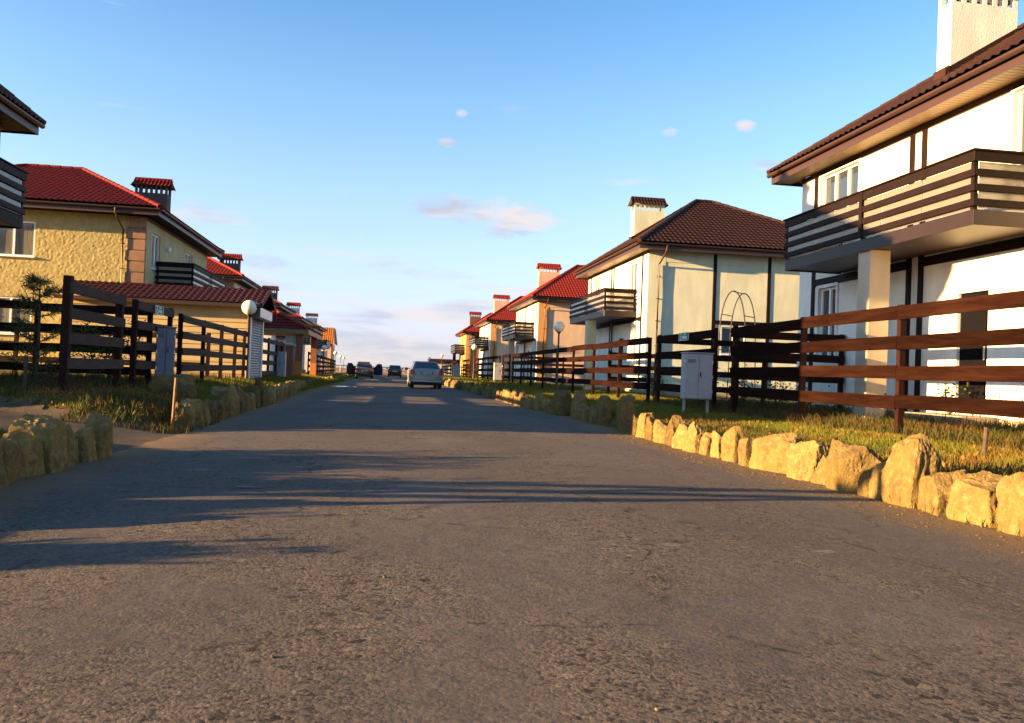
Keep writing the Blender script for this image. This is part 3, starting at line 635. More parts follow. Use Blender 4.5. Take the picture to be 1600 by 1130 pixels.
    roof_sheet(t, (x0, y1, zb), (x0, y0, zb), (x0 + .03, cv + .001, zt), (x0 + .03, cv, zt), per=.15, spp=5, step=.3, amp=.03); roof_sheet(t, (x1, y0, zb), (x1, y1, zb), (x1 - .03, cv, zt), (x1 - .03, cv + .001, zt), per=.15, spp=5, step=.3, amp=.03)
    t.cyl((x0, cv, zt), (x1, cv, zt), .06, .06, 8); t.build('chimney_cap', M[K.get('cap', K['roof'])], c)
    if near > 1:
        fl = nb(); sl = (RZ - ez) / (ua - uo); zb0 = ez + (cu - uo) * sl
        fl.add([(cu - .12, cv - cl / 2 - .025, zb0 - .02), (cu + cw, cv - cl / 2 - .025, zb0 + cw * sl), (cu + cw, cv - cl / 2 - .025, zb0 + cw * sl + .16), (cu - .12, cv - cl / 2 - .025, zb0 + .14)], [(0, 1, 2, 3)])
        fl.box(cu - .05, cu - .03, cv - cl / 2 - .03, cv + cl / 2 + .03, zb0 - .1, zb0 + .22); fl.build('flashing', roof_m, c)
    # --- downpipe on the near side
    if K.get('pipe', True):
        pu = K.get('pipe_u', 0.42); d = nb(); y_ = -h - 0.065
        d.tube([(pu + .12, v0 - .09, EZ + .14), (pu + .12, v0 - .06, EZ - .02), (pu + .1, v0 + .12, EZ - .2), (pu, y_, EZ - .55), (pu, y_, 3), (pu, y_, base + .3)], .036, 8)
        for z in (5.1, 4.2, 3.3, 2.3, 1.3): d.box(pu - .06, pu + .06, y_ - .02, -h, z, z + .03)
        d.build('downpipe', M['gutter'], root, smooth=True)
    # --- balcony
    if K.get('balcony', True):
        b0, b1 = K.get('bal', (-3.7, 2.95)); bu = -1.4; fz0, fz1 = 3.52, 3.74
        s_ = nb(); s_.box(bu + .03, -.032, b0 + .03, b1 - .03, fz0 + .03, fz1 - .02); s_ = s_.build('balcony', M['gutter'], root)
        for args in ((bu, bu + .028, b0, b1), (bu + .03, -.032, b0, b0 + .028), (bu + .03, -.032, b1 - .028, b1)):
            f = nb(); f.box(*args, fz0, fz1 + .02, 0.004); f.build('edge_board', M[K.get('edge', 'fascia')], s_)
        rails = ((4.50, 4.66), (4.27, 4.385), (4.04, 4.155), (3.81, 3.925)) if near > 0 else ((4.50, 4.66), (4.25, 4.38), (3.98, 4.12))
        mid = (b0 + b1) / 2; bm_ = M[K.get('rail', 'timber')]
        for z_a, z_b in rails:
            f = nb(); f.box(bu - .03, bu, b0 - .03, b1 + .03, z_a, z_b, .006); f.build('rail', bm_, s_)
            f = nb(); f.box(bu + .002, -.034, b0 - .03, b0 - .002, z_a, z_b, .006); f.build('rail', bm_, s_)
            f = nb(); f.box(bu + .002, -.034, b1 + .002, b1 + .03, z_a, z_b, .006); f.build('rail', bm_, s_)
        hr = nb(); hr.box(bu - .06, bu + .06, b0 - .06, b1 + .06, 4.662, 4.69, .006); hr.box(bu + .062, -.04, b0 - .06, b0 + .05, 4.662, 4.69, .006); hr.box(bu + .062, -.04, b1 - .05, b1 + .06, 4.662, 4.69, .006); hr.build('handrail', bm_, s_)
        for u, v in ((bu + .04, b0 + .05), (bu + .04, b1 - .05), (bu + .04, mid), (-.1, b0 + .05), (-.1, b1 - .05)):
            f = nb(); f.box(u - .035, u + .035, v - .035, v + .035, fz1, 4.66); f.build('post', bm_, s_)
        if near > 1: f = nb(); f.box(bu - .045, bu - .031, mid - .05, mid + .05, 3.8, 4.66, .004); f.build('post', bm_, s_)
        if near > 0:
            np2 = 5
            for k in range(np2):
                a, b = b0 + .09 + (b1 - b0 - .18) * k / np2 + .006, b0 + .09 + (b1 - b0 - .18) * (k + 1) / np2 - .006
                f = nb(); f.box(bu + .012, bu + .02, a, b, 3.79, 4.5); f.build('panel', M['panel'], s_)
            f = nb(); f.box(bu + .09, -.15, b0 + .012, b0 + .02, 3.79, 4.5); f.build('panel', M['panel'], s_)
            f = nb(); f.box(bu + .09, -.15, b1 - .02, b1 - .012, 3.79, 4.5); f.build('panel', M['panel'], s_)
        if K.get('pillar'):
            pv = (b0 + b1) / 2 - 0.05
            p = nb(); p.box(bu + .04, bu + .46, pv - .2, pv + .2, base, fz0 + .025, .01); p.build('pillar', M[K['pillar']], root)
    if K.get('wall_lamp'):
        l = nb(); l.lathe([(0.001, -.1), (.06, -.08), (.075, 0), (.05, .09), (.001, .1)], (-.1, K['wall_lamp'], 5.35), 10); l.box(-.05, 0, K['wall_lamp'] - .03, K['wall_lamp'] + .03, 5.3, 5.4); l.build('wall_lamp', M['pvc'], root)
    return root
def rubble_wall(root, tf, flip, v_, D, base, EZ, nw, K, near):
    """near side wall in rough stone plaster with real relief, plus corner blocks"""
    st = 0.032; us = np.arange(0.62, D + .01, st); zs = np.arange(base, EZ + .01, st); V = []; idx = -np.ones((len(us), len(zs)), int); F = []
    inh = lambda u, z: any(a0 - .01 < u < a1 + .01 and h0 - .01 < z < h1 + .01 for a0, a1, h0, h1, n in nw)
    for i, u in enumerate(us):
        for j, z in enumerate(zs):
            p = Vector((u * 7.5, z * 12, 2.0)); d = mnoise.voronoi(p)[0]
            b = (d[1] - d[0]); q = 0.011 * min(1, b * 1.8) + 0.007 * mnoise.noise((u * 13, z * 13, 3))
            idx[i, j] = len(V); V.append(tf(u, v_ + .05 - q, z))
    for i in range(len(us) - 1):
        for j in range(len(zs) - 1):
            if inh(us[i] + st / 2, zs[j] + st / 2): continue
            f = (idx[i, j], idx[i + 1, j], idx[i + 1, j + 1], idx[i, j + 1]); F.append(f[::-1] if flip else f)
    link('wall', mesh_np('wall', V, F, M[K['rubble']], True), root)
    rv = MB(tf, flip); wall_holes(rv, lambda a, z, d: (a, v_ + .06 + d, z), 0.0, D, base, EZ, [q[:4] for q in nw], 0.14); rv.build('wall', M[K['rubble']], root)
    z = base; k = 0
    while z < EZ - .05:
        hh = min(0.40, EZ - z - .004); wd = 0.66 if k % 2 else 0.60
        b = MB(tf, flip); b.box(-.03, wd, v_ - .035 - .008 * (k % 3), v_ + .05, z + .006, z + hh - .006, .018); b.build('quoin', M['quoin'], root); z += .40; k += 1

house(14.8, 10.2, 1, 0, 'nearest white house with brown tiled roof, balcony on a beige pillar and dark door', 3, wall='cream', flank='cream', roof='tile_brown', bal=(-3.2, 2.95), L=9.9, pillar='beige', door=(-1.8, -1.02, .55, 2.72), surround='cream', chim=(0.62, 0.47, 1.45, 0.42), ridge=(4.4, 5.6), RZ=9.7, chim_top=9.18, street_win=[(-4.0, -2.3, 4.35, 6.0, 3), (2.35, 4.0, 4.35, 6.0, 3), (-3.95, -3.15, 1.6, 3.28, 2), (3.15, 3.95, 1.6, 3.28, 2)])
house(37.45, 10.2, 1, 0, 'pale yellow-green house with brown roof, side wall split by dark timbers behind a garden arch', 2, wall='cream', flank='cream_warm', roof='tile_brown', pillar='greenish', surround='cream', near_win=[(3.2, 4.25, 2.1, 3.2, 2)], chim=(0.95, 0.65, 1.45, 0.6), ridge=(3.8, 4.6))
house(62.3, 10.2, 1, 0, 'pinkish house with orange corner strip and bright red roof behind the lamp', 2, wall='cream', flank='pink', pil='orange', roof='tile_red', pillar='pink', side_beams=(5.3, 7.45), side_rail=False, surround='cream', chim=(0.95, 0.85, 1.6, 0.65))
house(89.8, 10.2, 1, 0, 'cream and orange house with red roof between the pinkish house and the ochre house', 1, wall='cream', flank='peach', pil='orange', roof='tile_red', pillar='orange', side_beams=(5.3,), side_rail=False, chim=(0.95, 0.7, 1.6, 0.65), chim_mat='pink')
house(117.0, 10.2, 1, 0, 'far ochre house with red roof and dark brick chimney, last in the sunny row', 1, wall='ochre', flank='brick_red', pil='orange', roof='tile_red', pillar='timber', side_rail=False, side_beams=(5.3,), chim=(0.95, 0.75, 1.5, 0.65), chim_mat='brick')
GL = 'houses along the street'
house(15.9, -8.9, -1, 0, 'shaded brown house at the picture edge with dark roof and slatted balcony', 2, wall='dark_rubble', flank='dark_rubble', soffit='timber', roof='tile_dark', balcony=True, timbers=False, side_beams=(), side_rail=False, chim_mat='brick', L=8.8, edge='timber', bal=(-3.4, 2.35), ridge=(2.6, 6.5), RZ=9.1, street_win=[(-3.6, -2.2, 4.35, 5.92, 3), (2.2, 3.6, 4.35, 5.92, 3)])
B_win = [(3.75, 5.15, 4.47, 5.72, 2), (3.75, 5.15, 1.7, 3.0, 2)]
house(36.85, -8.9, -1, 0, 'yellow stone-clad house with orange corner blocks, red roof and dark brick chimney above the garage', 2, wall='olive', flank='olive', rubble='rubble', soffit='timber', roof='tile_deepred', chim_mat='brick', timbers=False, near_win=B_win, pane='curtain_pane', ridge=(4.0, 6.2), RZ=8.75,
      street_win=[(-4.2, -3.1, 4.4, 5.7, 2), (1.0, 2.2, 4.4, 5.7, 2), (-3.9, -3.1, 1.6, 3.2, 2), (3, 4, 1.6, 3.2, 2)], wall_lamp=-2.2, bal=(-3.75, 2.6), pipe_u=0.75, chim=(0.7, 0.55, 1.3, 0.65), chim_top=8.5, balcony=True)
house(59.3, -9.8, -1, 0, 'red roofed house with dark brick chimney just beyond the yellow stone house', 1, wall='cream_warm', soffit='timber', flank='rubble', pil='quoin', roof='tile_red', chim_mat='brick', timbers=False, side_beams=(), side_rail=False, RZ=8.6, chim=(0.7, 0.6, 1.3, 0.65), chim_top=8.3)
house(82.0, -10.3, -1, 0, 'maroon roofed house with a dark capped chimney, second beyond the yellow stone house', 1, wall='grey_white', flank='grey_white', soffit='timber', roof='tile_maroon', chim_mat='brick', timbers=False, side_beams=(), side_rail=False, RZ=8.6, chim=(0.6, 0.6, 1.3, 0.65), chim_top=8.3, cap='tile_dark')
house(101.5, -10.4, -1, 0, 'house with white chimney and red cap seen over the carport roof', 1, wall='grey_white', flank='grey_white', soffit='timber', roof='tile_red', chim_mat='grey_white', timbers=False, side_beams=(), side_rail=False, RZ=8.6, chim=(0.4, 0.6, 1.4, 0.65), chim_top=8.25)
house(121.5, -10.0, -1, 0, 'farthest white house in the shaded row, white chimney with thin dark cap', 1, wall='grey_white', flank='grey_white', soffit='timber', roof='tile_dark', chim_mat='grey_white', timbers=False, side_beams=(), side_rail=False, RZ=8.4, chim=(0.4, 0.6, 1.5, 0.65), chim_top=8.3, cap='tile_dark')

def end_house():
    o = empty('house', (-9.6, 143, -.3), 0, 'small far house with steep orange tiled roof facing the street and white wall', 'house', GL)
    b = MB(); b.box(-9, 0, 0, 8, -1, 5.2); b.build('wall', M['pink'], o)
    r_ = roof_sheet(MB(), (-9.4, -.5, 5.1), (.4, -.5, 5.1), (-9.2, 1.6, 7.9), (.1, 1.6, 7.9), per=.35, spp=4); roof_sheet(r_, (.4, -.5, 5.1), (.4, 8.5, 5.1), (.1, 1.6, 7.9), (.1, 6.4, 7.9), per=.35, spp=4); r_.box(-9.2, .1, 1.6, 6.4, 7.8, 7.9); r_.build('roof_slope', M['tile_orange'], o)
    for x in (-2.2, -5.2):
        w = MB(); w.box(x, x + 1.2, -.05, -.002, 2.4, 4.0); w = w.build('window', M['pvc'], o); g_ = MB(); g_.box(x + .1, x + 1.1, -.07, -.051, 2.5, 3.9); g_.build('pane', M['glass'], w)
    t = MB(); t.box(-.06, .1, -.12, -.002, -1, 5.1); t.build('corner_post', M['gutter'], o)
end_house()
def far_block():
    o = empty('far_building', (14, 222, -.3), 0, 'long low cream building with brown roof strip far off behind the silver car', 'building')
    b = MB(); b.box(-3, 14, 0, 10, 0, 3.4); b.build('wall', M['cream_warm'], o)
    b = MB(); b.box(-3.3, 14.3, -.4, 10.4, 3.4, 4.5); b.build('roof', M['tile_brown'], o)
    for k in range(7):
        w = MB(); w.box(-2 + k * 2.2, -.8 + k * 2.2, -.06, -.002, 1.2, 2.7); w.build('window', M['glass'], o)
    b = MB(); b.box(-7.5, -3.1, 1, 9, 0, 3.6); b.build('annex', M['brick'], o)
far_block()

# ------------------------------------------------------------------ garage and carport
def garage():
    X1, X0, Y0, Y1 = -4.62, -10.3, 28.6, 31.45; gz = 0.2
    o = empty('garage', (X1, Y0, 0), 0, 'garage clad in beige horizontal siding with red tiled roof and grey roller shutter', 'garage')
    Lx = X0 - X1; W_ = Y1 - Y0; E_ = 2.92
    b = MB(); b.box(Lx, -.02, .03, W_, gz, E_); b.build('wall', M['beige'], o)
    z = gz + .02
    while z < E_ - .1:
        p = MB(); hh = .188
        p.add([(Lx, .0, z), (-.005, .0, z), (-.005, .026, z + hh), (Lx, .026, z + hh), (Lx, .03, z), (-.005, .03, z), (-.005, .03, z + hh), (Lx, .03, z + hh)], [(0, 1, 2, 3), (4, 0, 3, 7), (1, 5, 6, 2), (0, 4, 5, 1), (3, 2, 6, 7), (4, 7, 6, 5)])
        p.build('plank', M['siding'], o); z += .19
    c = MB(); c.box(-.06, .01, -.03, .03, gz, E_, .008); c.build('corner_post', M['gutter'], o)
    s_ = MB()                                               # roller shutter with ridged slats
    n = 27
    for k in range(n):
        z = gz + .05 + k * (2.36 / n); h_ = 2.36 / n
        s_.add([(.0, .18, z), (.0, W_ - .18, z), (.02, W_ - .18, z + h_ * .4), (.02, .18, z + h_ * .4), (.0, W_ - .18, z + h_), (.0, .18, z + h_)], [(0, 1, 2, 3), (3, 2, 4, 5)])
    s_.build('roller_shutter', M['shutter'], o)
    f = MB(); f.box(-.02, .05, .02, .17, gz, 2.6, .006); f.box(-.02, .05, W_ - .17, W_ - .02, gz, 2.6, .006); f.build('shutter_frame', M['pvc'], o)
    k_ = MB(); k_.box(-.01, .32, -.0, W_, 2.5, 2.86, .01); k_ = k_.build('shutter_box', M['darkpaint'], o); q = MB(); q.box(.322, .335, .02, W_ - .02, 2.53, 2.83); q.build('cover', M['pvc'], k_)
    ax = 3.45
    gb = MB(); gb.add([(-.03, 0, E_ - .05), (-.03, W_, E_ - .05), (-.03, W_ / 2, ax)], [(0, 1, 2)]); gb.build('gable', M['cream'], o)
    e0, e1 = Lx - .3, .42
    r_ = roof_sheet(MB(), (e0, -.32, E_ - .02), (e1, -.32, E_ - .02), (e0, W_ / 2, ax + .08), (e1, W_ / 2, ax + .08), per=.2, spp=7, step=.35); r_.build('roof_slope', M['tile_maroon'], o, smooth=True)
    r_ = roof_sheet(MB(), (e1, W_ + .32, E_ - .02), (e0, W_ + .32, E_ - .02), (e1, W_ / 2, ax + .08), (e0, W_ / 2, ax + .08), per=.2, spp=5, step=.35); r_.build('roof_slope', M['tile_maroon'], o, smooth=True)
    fb = MB(); fb.bar((e1, -.36, E_ - .05), (e1, W_ / 2, ax + .06), .03, .14); fb.bar((e1, W_ + .36, E_ - .05), (e1, W_ / 2, ax + .06), .03, .14); fb.build('verge_board', M['tile_maroon'], o)
    fa = MB(); fa.box(e0, e1, -.36, -.33, E_ - .12, E_ + .0); fa.build('fascia', M['gutter'], o)
    sf = MB(); sf.box(e0, e1 - .03, -.33, -.002, E_ - .06, E_ - .035); sf.build('soffit', M['soffit'], o)
garage()
def carport():
    o = empty('carport', (-4.3, 42.6, -.1), 0, 'open carport with red hipped roof on brown and orange posts beyond the garage', 'carport')
    EZ_ = 2.85; x0, x1, y0, y1 = -4.2, .25, 0, 9.0; A0, A1 = (-1.9, 2.1, 3.95), (-1.9, 7.0, 3.95)
    for q in (((x0, y0, EZ_), (x1, y0, EZ_), A0, A0), ((x1, y0, EZ_), (x1, y1, EZ_), A0, A1), ((x1, y1, EZ_), (x0, y1, EZ_), A1, A1), ((x0, y1, EZ_), (x0, y0, EZ_), A1, A0)):
        roof_sheet(MB(), *q, per=.25, spp=5).build('roof_slope', M['tile_deepred'], o)
    c = MB()
    for p, q in (((x0, y0, EZ_), A0), ((x1, y0, EZ_), A0), (A0, A1), ((x1, y1, EZ_), A1)): c.cyl(Vector(p) + Vector((0, 0, .06)), Vector(q) + Vector((0, 0, .06)), .09, .09, 8)
    c.build('ridge_cap', M['tile_red'], o)
    f = MB(); f.box(x0, x1, -.03, -.001, EZ_ - .22, EZ_ + .02); f.box(x1 + .001, x1 + .03, 0, y1, EZ_ - .22, EZ_ + .02); f.box(x0, x1, 0, y1, EZ_ - .05, EZ_ - .01); f.build('fascia', M['soffit'], o)
    for x, y_ in ((-.18, .3), (-3.9, .3), (-.18, 8.6)):
        p = MB(); p.box(x - .17, x + .17, y_ - .17, y_ + .17, 0.0, .35); p.build('pillar', M['brick_red'], o)
        p = MB(); p.box(x - .17, x + .17, y_ - .17, y_ + .17, 1.25, EZ_ - .05); p.build('pillar', M['brick_red'], o)
        p = MB(); p.box(x - .18, x + .18, y_ - .18, y_ + .18, .352, 1.248); p.build('pillar', M['brick_orange'], o)
    p = MB(); p.box(-.85, -.4, .2, .5, 0, EZ_ - .05); p.build('panel', M['beige'], o)
carport()
def gate_pillar(x, y, label):
    o = empty('gate_pillar', (x, y, .15), 0, label, 'gate pillar', 'brick gate pillars')
    b = MB(); b.box(-.2, .2, -.2, .2, 0, 1.74, .008); b.build('shaft', M['brick_red'], o)
    k = 0; z = .02
    c = MB(); c.add([(-.27, -.27, 1.745), (.27, -.27, 1.745), (.27, .27, 1.745), (-.27, .27, 1.745), (-.27, -.27, 1.8), (.27, -.27, 1.8), (.27, .27, 1.8), (-.27, .27, 1.8), (0, 0, 1.93)], [(3, 2, 1, 0), (0, 1, 5, 4), (1, 2, 6, 5), (2, 3, 7, 6), (3, 0, 4, 7), (4, 5, 8), (5, 6, 8), (6, 7, 8), (7, 4, 8)]); c.build('cap', M['beige'], o)
gate_pillar(-4.85, 38.6, 'nearer brown brick gate pillar with pale cap, just past the garage')
gate_pillar(-4.75, 41.2, 'farther brown brick gate pillar with pale cap, next to the carport')

# ------------------------------------------------------------------ fences
def fence(label, pts, tops, hgt, post_top, hf, m='wood', pw=.09, group='rail fences', thick=.032, front=None, post_xtra=None):
    """pts: post positions in plan; rails span post to post, fixed to the street face (offset front)"""
    ox, oy = pts[0]; o = empty('rail_fence', (ox, oy, 0), 0, label, 'fence', group)
    f = Vector(front).normalized() if front else Vector((0, 0))
    for k, (x, y) in enumerate(pts):
        p = MB(); g_ = hf(x, y); h = post_top + random.uniform(-.015, .015) + (post_xtra or {}).get(k, 0)
        dx, dy = random.uniform(-.012, .012), random.uniform(-.012, .012)
        lx, ly = x - ox, y - oy
        p.loft([[(lx + a * pw / 2 + t * dx, ly + b * pw / 2 + t * dy, z) for a, b in ((-1, -1), (1, -1), (1, 1), (-1, 1))] for t, z in ((0, g_ - .3), (1, h))])
        p.build('post', M['post'], o)
    for k in range(len(pts) - 1):
        (xa, ya), (xb, yb) = pts[k], pts[k + 1]; d = Vector((xb - xa, yb - ya)).normalized()
        e = .0 if k else pw / 2
        for z in tops:
            z += random.uniform(-.012, .012); a = random.uniform(-.012, .012)
            off = f * (pw / 2 + thick / 2 + .003)
            p0 = Vector((xa - ox, ya - oy, z - hgt / 2)) + Vector((*(off - d * (e - .004)), 0)); p1 = Vector((xb - ox, yb - oy, z - hgt / 2 + a)) + Vector((*(off - d * .004 + (d * (pw / 2) if k == len(pts) - 2 else d * 0)), 0))
            b = MB(); n = 5; rings = []
            side = Vector((d.y, -d.x, 0)); up = Vector((0, 0, 1)); bow = random.uniform(-.012, .012); sag = random.uniform(-.008, .008)
            for q in range(n):
                t = q / (n - 1); C = p0.lerp(p1, t) + up * sag * 4 * t * (1 - t) + side * bow * 0.3 * 4 * t * (1 - t)
                c = .005; hx, hz = thick / 2, hgt / 2 * (1 + random.uniform(-.012, .012))
                rings.append([tuple(C + side * s_ * hx_ + up * w_) for s_, hx_, w_ in ((-1, hx, -hz + c), (-1, hx - c, -hz), (1, hx - c, -hz), (1, hx, -hz + c), (1, hx, hz - c), (1, hx - c, hz), (-1, hx - c, hz), (-1, hx, hz - c))])
            b.loft(rings); b.build('rail', M[m], o)
    return o
RT = (2.17, 1.735, 1.29, .85); FX = (-1, 0)
fence('reddish brown four-rail fence in front of the nearest white house', [(7.5, y) for y in (2.2, 5.2, 8.3, 11.35, 14.3, 17.36)], RT, .2, 2.2, right_h, front=FX)
fence('dark cross fence from the corner post to the wall of the nearest white house', [(7.62, 17.5), (10.1, 17.5)], (2.1, 1.64, 1.2), .17, 2.12, right_h, 'woodx', front=(0, -1))
fence('short dark fence panel carrying the green plate behind the grey cabinet', [(7.5, 18.45), (7.5, 22.5)], RT, .2, 2.2, right_h, front=FX)
fence('dark cross fence between the nearest white house and the pale yellow-green house', [(7.62, 22.9), (10.8, 22.9), (14, 22.9), (17.5, 22.9)], (2.15, 1.72, 1.25, .8), .17, 2.15, right_h, 'woodx', front=(0, -1))
fence('dark shaded four-rail fence in front of the pale yellow-green house', [(7.5, y) for y in (23.4, 26.55, 30.0, 33.4, 36.8, 40.2, 43.6, 47.0, 50.2)], RT, .2, 2.17, right_h, front=FX)
fence('reddish cross fence behind the cabinet alongside the pale yellow-green house', [(8.2, 30.4), (10.0, 30.4)], (1.9, 1.45, 1.0), .17, 1.95, right_h, 'woodx', front=(0, -1))
fence('short fence panel beside the far grey cabinet before the pinkish house', [(7.5, 51.6), (7.5, 54.6)], RT, .2, 2.17, right_h, front=FX)
fence('four-rail fence in front of the pinkish house with patches of sun', [(7.5, y) for y in np.arange(56.2, 84.5, 3.45)], RT, .2, 2.17, right_h, front=FX)
fence('farthest four-rail fence in front of the orange and ochre houses', [(7.5, y) for y in np.arange(90, 119, 4.0)], RT, .2, 2.17, right_h, front=FX)
fence('dark cross fence beside the pinkish house plot', [(7.62, 51.0), (10.8, 51.0), (14, 51.0)], (2.1, 1.7, 1.25), .17, 2.15, right_h, 'woodx', front=(0, -1))
LT = (2.05, 1.68, 1.30, .93); FL = (1, 0)
fence('short brown fence panel on the tall square post by the young pine', [(-4.75, 13.15), (-4.75, 15.6)], LT, .165, 2.09, left_h, 'wood_grey', front=FL, post_xtra={0: .05}, pw=.115)
fence('fence panel carrying the green plate above the grey cabinet near the garage', [(-4.75, 16.5), (-4.75, 19.0)], LT, .165, 2.09, left_h, 'wood_grey', front=FL)
fence('brown four-rail fence running from the grey cabinet to the garage', [(-4.75, y) for y in (20.0, 22.4, 24.75, 26.85, 28.5)], (2.0, 1.63, 1.25, .88), .165, 2.04, left_h, 'wood_grey', front=FL)
fence('near black cross fence in front of the yellow stone house, behind the young pine', [(-4.85, 17.9), (-7.0, 17.9), (-8.85, 17.9)], (2.02, 1.6, 1.2, .8), .165, 2.05, left_h, 'woodx', front=(0, -1))
fence('reddish cross fence standing in front of the garage wall', [(-4.95, 24.0), (-7.4, 24.0), (-9.9, 24.0), (-12.4, 24.0), (-15, 24)], (1.72, 1.32, .92), .16, 1.75, left_h, 'woodx', front=(0, -1))
fence('fence past the garage shutter beside the brick gate pillars', [(-4.75, y) for y in (32.0, 34.2, 36.4, 38.2)], (1.95, 1.5, 1.1, .7), .17, 2.0, left_h, 'wood_grey', front=FL)
fence('far dark fence along the shaded row beyond the carport', [(-5.2 - (y - 52) * .035, y) for y in np.arange(58, 128, 4.4)], (1.9, 1.48, 1.06, .64), .2, 1.95, left_h, front=FL)
#fence('x', [(-4.75, y) for y in (-9.2, -6.2, -3.4)], LT, .165, 2.09, left_h, front=FL)
fence('cross fence of the dark house plot, just outside the view', [(-4.9, 5.05), (-7.9, 5.05), (-10.9, 5.05)], LT, .165, 2.09, left_h, 'woodx', front=(0, -1))
def end_fence():
    o = empty('cross_braced_fence', (0, 131, 0), 0, 'pale fence with crossed braces closing the end of the street', 'fence')
    for k in range(10):
        x = -10 + k * 2.6; p = MB(); p.box(x - .08, x + .08, -.08, .08, -.2, 1.55); p.build('post', M['grey_white'], o)
        if k < 9:
            b = MB(); b.bar((x + .08, 0, 1.22), (x + 2.52, 0, 1.22), .08, .12); b.build('rail', M['timber'], o)
            b = MB(); b.bar((x + .08, 0, .2), (x + 2.52, 0, 1.1), .06, .1); b.build('brace', M['beige'], o)
            b = MB(); b.bar((x + .08, -.07, 1.1), (x + 2.52, -.07, .2), .06, .1); b.build('brace', M['beige'], o)
end_fence()

# ------------------------------------------------------------------ cabinets, signs, lamps, stakes, arch
def cabinet(x, y, z, w, d, h, label, legs=True, rz=0.0, cm='cabinet'):
    """w along x, d along y; doors face -y"""
    o = empty('utility_cabinet', (x, y, z), rz, label, 'cabinet', 'grey utility cabinets')
    b = MB(); b.box(-w / 2, w / 2, -d / 2, d / 2, 0, h, .012); b.build('body', M[cm], o)
    for s_ in (-1, 1):
        q = MB(); x0, x1 = (-w / 2 + .01, -.006) if s_ < 0 else (.006, w / 2 - .01)
        q.box(x0, x1, -d / 2 - .018, -d / 2 - .002, .02, h - .02, .006); q.build('door', M[cm], o)
    c = MB(); c.box(-w / 2 - .02, w / 2 + .02, -d / 2 - .03, d / 2 + .02, h + .002, h + .025, .006); c.build('lid', M[cm], o)
    for s_ in (-1, 1):
        l = MB(); l.box(s_ * (w / 2 - .05) - .025, s_ * (w / 2 - .05) + .025, -.025, .025, -z - .1 + .2, -.002); l.build('leg', M[cm], o)
    for s_ in (-1, 1):
        for q in (.18, .5, .82):
            hg = MB(); hg.box(s_ * (w / 2 - .012) - .012, s_ * (w / 2 - .012) + .012, -d / 2 - .03, -d / 2 - .019, h * q - .035, h * q + .035, .004); hg.build('hinge', M['steel'], o)
    lv = MB()
    for q in range(4): lv.box(-w * .4, -w * .12, -d / 2 - .024, -d / 2 - .0185, h * .86 - q * .022, h * .86 - q * .022 + .009)
    lv.build('vent', M['iron'], o)['kind'] = 'stuff'
    k = MB(); k.box(.03, .05, -d / 2 - .04, -d / 2 - .018, h * .5, h * .5 + .09); k.build('handle', M['iron'], o)
    return o
cabinet(6.72, 17.55, .55, .62, .34, 1.0, 'grey two-door cabinet on legs below the green plate, beside the reddish fence', rz=-.12)
cabinet(-4.56, 18.0, .62, .36, .45, 1.0, 'grey cabinet with shade in its colour, in front of the fence panel near the garage', rz=.27, cm='cabinet_shade')
cabinet(7.2, 54.9, .5, .55, .34, 1.15, 'distant grey cabinet standing between two fences before the pinkish house', rz=0)
cabinet(7.2, 88.4, .3, .7, .4, 1.35, 'farthest grey cabinet seen just past the silver car', rz=0)
cabinet(-4.6, 36.6, .4, .5, .4, 1.1, 'shadowed cabinet in front of the brick gate pillars', rz=0)
def plate_sign(x, y, z, w, h, face, label):
    o = empty('number_plate', (x, y, z), 0, label, 'sign', 'green plates on the fences')
    b = MB(); b.box(0, face * .012, -w / 2, w / 2, -h / 2, h / 2); b.build('board', M['sign'], o)
    f = MB(); e = face * .016
    for a0, a1, b0, b1 in ((-w / 2, w / 2, -h / 2, -h / 2 + .012), (-w / 2, w / 2, h / 2 - .012, h / 2), (-w / 2, -w / 2 + .012, -h / 2, h / 2), (w / 2 - .012, w / 2, -h / 2, h / 2)): f.box(face * .0125, e, a0, a1, b0, b1)
    f.build('border', M['white'], o)
    t = MB()                                                 # "2" at one end, two blurred lines of writing at the other
    s_ = 1 if face < 0 else -1
    def bar(a0, a1, b0, b1):
        p, q = sorted((s_ * -a0, s_ * -a1)); t.box(face * .0125, e, p, q, b0, b1)
    q0 = -w * .36; u = w * .045; hh = h * .36
    bar(q0, q0 + 3 * u, hh - .012, hh + .006); bar(q0 + 2.2 * u, q0 + 3 * u, 0, hh - .012); bar(q0, q0 + 3 * u, -.009, .009); bar(q0, q0 + .8 * u, -hh, -.009); bar(q0, q0 + 3 * u, -hh - .006, -hh + .012)
    for k in range(5): bar(q0 + (5 + k * 2.1) * u, q0 + (6.5 + k * 2.1) * u, -hh * .8, hh * .1)
    for k in range(3): bar(q0 + (8 + k * 1.6) * u, q0 + (9.1 + k * 1.6) * u, hh * .5, hh * .9)
    t = t.build('lettering', M['white'], o); t['kind'] = 'stuff'
plate_sign(7.405, 20.3, 2.07, .72, .2, -1, 'small green plate with white writing on the dark fence above the two-door cabinet')
plate_sign(-4.655, 17.75, 1.965, .62, .18, 1, 'small green plate with white writing on the fence near the garage')
def lamp_mesh():
    p = MB(); p.lathe([(.06, -.3), (.06, .5), (.042, .55), (.038, 2.5), (.05, 2.52), (.09, 2.6), (.001, 2.6)], n=12)
    g_ = MB(); n = 14; g_.lathe([(max(.001, .245 * math.sin(math.pi * k / n)), 2.82 - .245 * math.cos(math.pi * k / n)) for k in range(n + 1)], n=24)
    c = MB(); c.lathe([(.05, 2.55), (.1, 2.585), (.1, 2.61), (.001, 2.61)], n=12)
    return p.mesh('pole', M['lamp_pole'], True), g_.mesh('globe', M['globe'], True), c.mesh('collar', M['lamp_pole'], True)
LM = lamp_mesh()
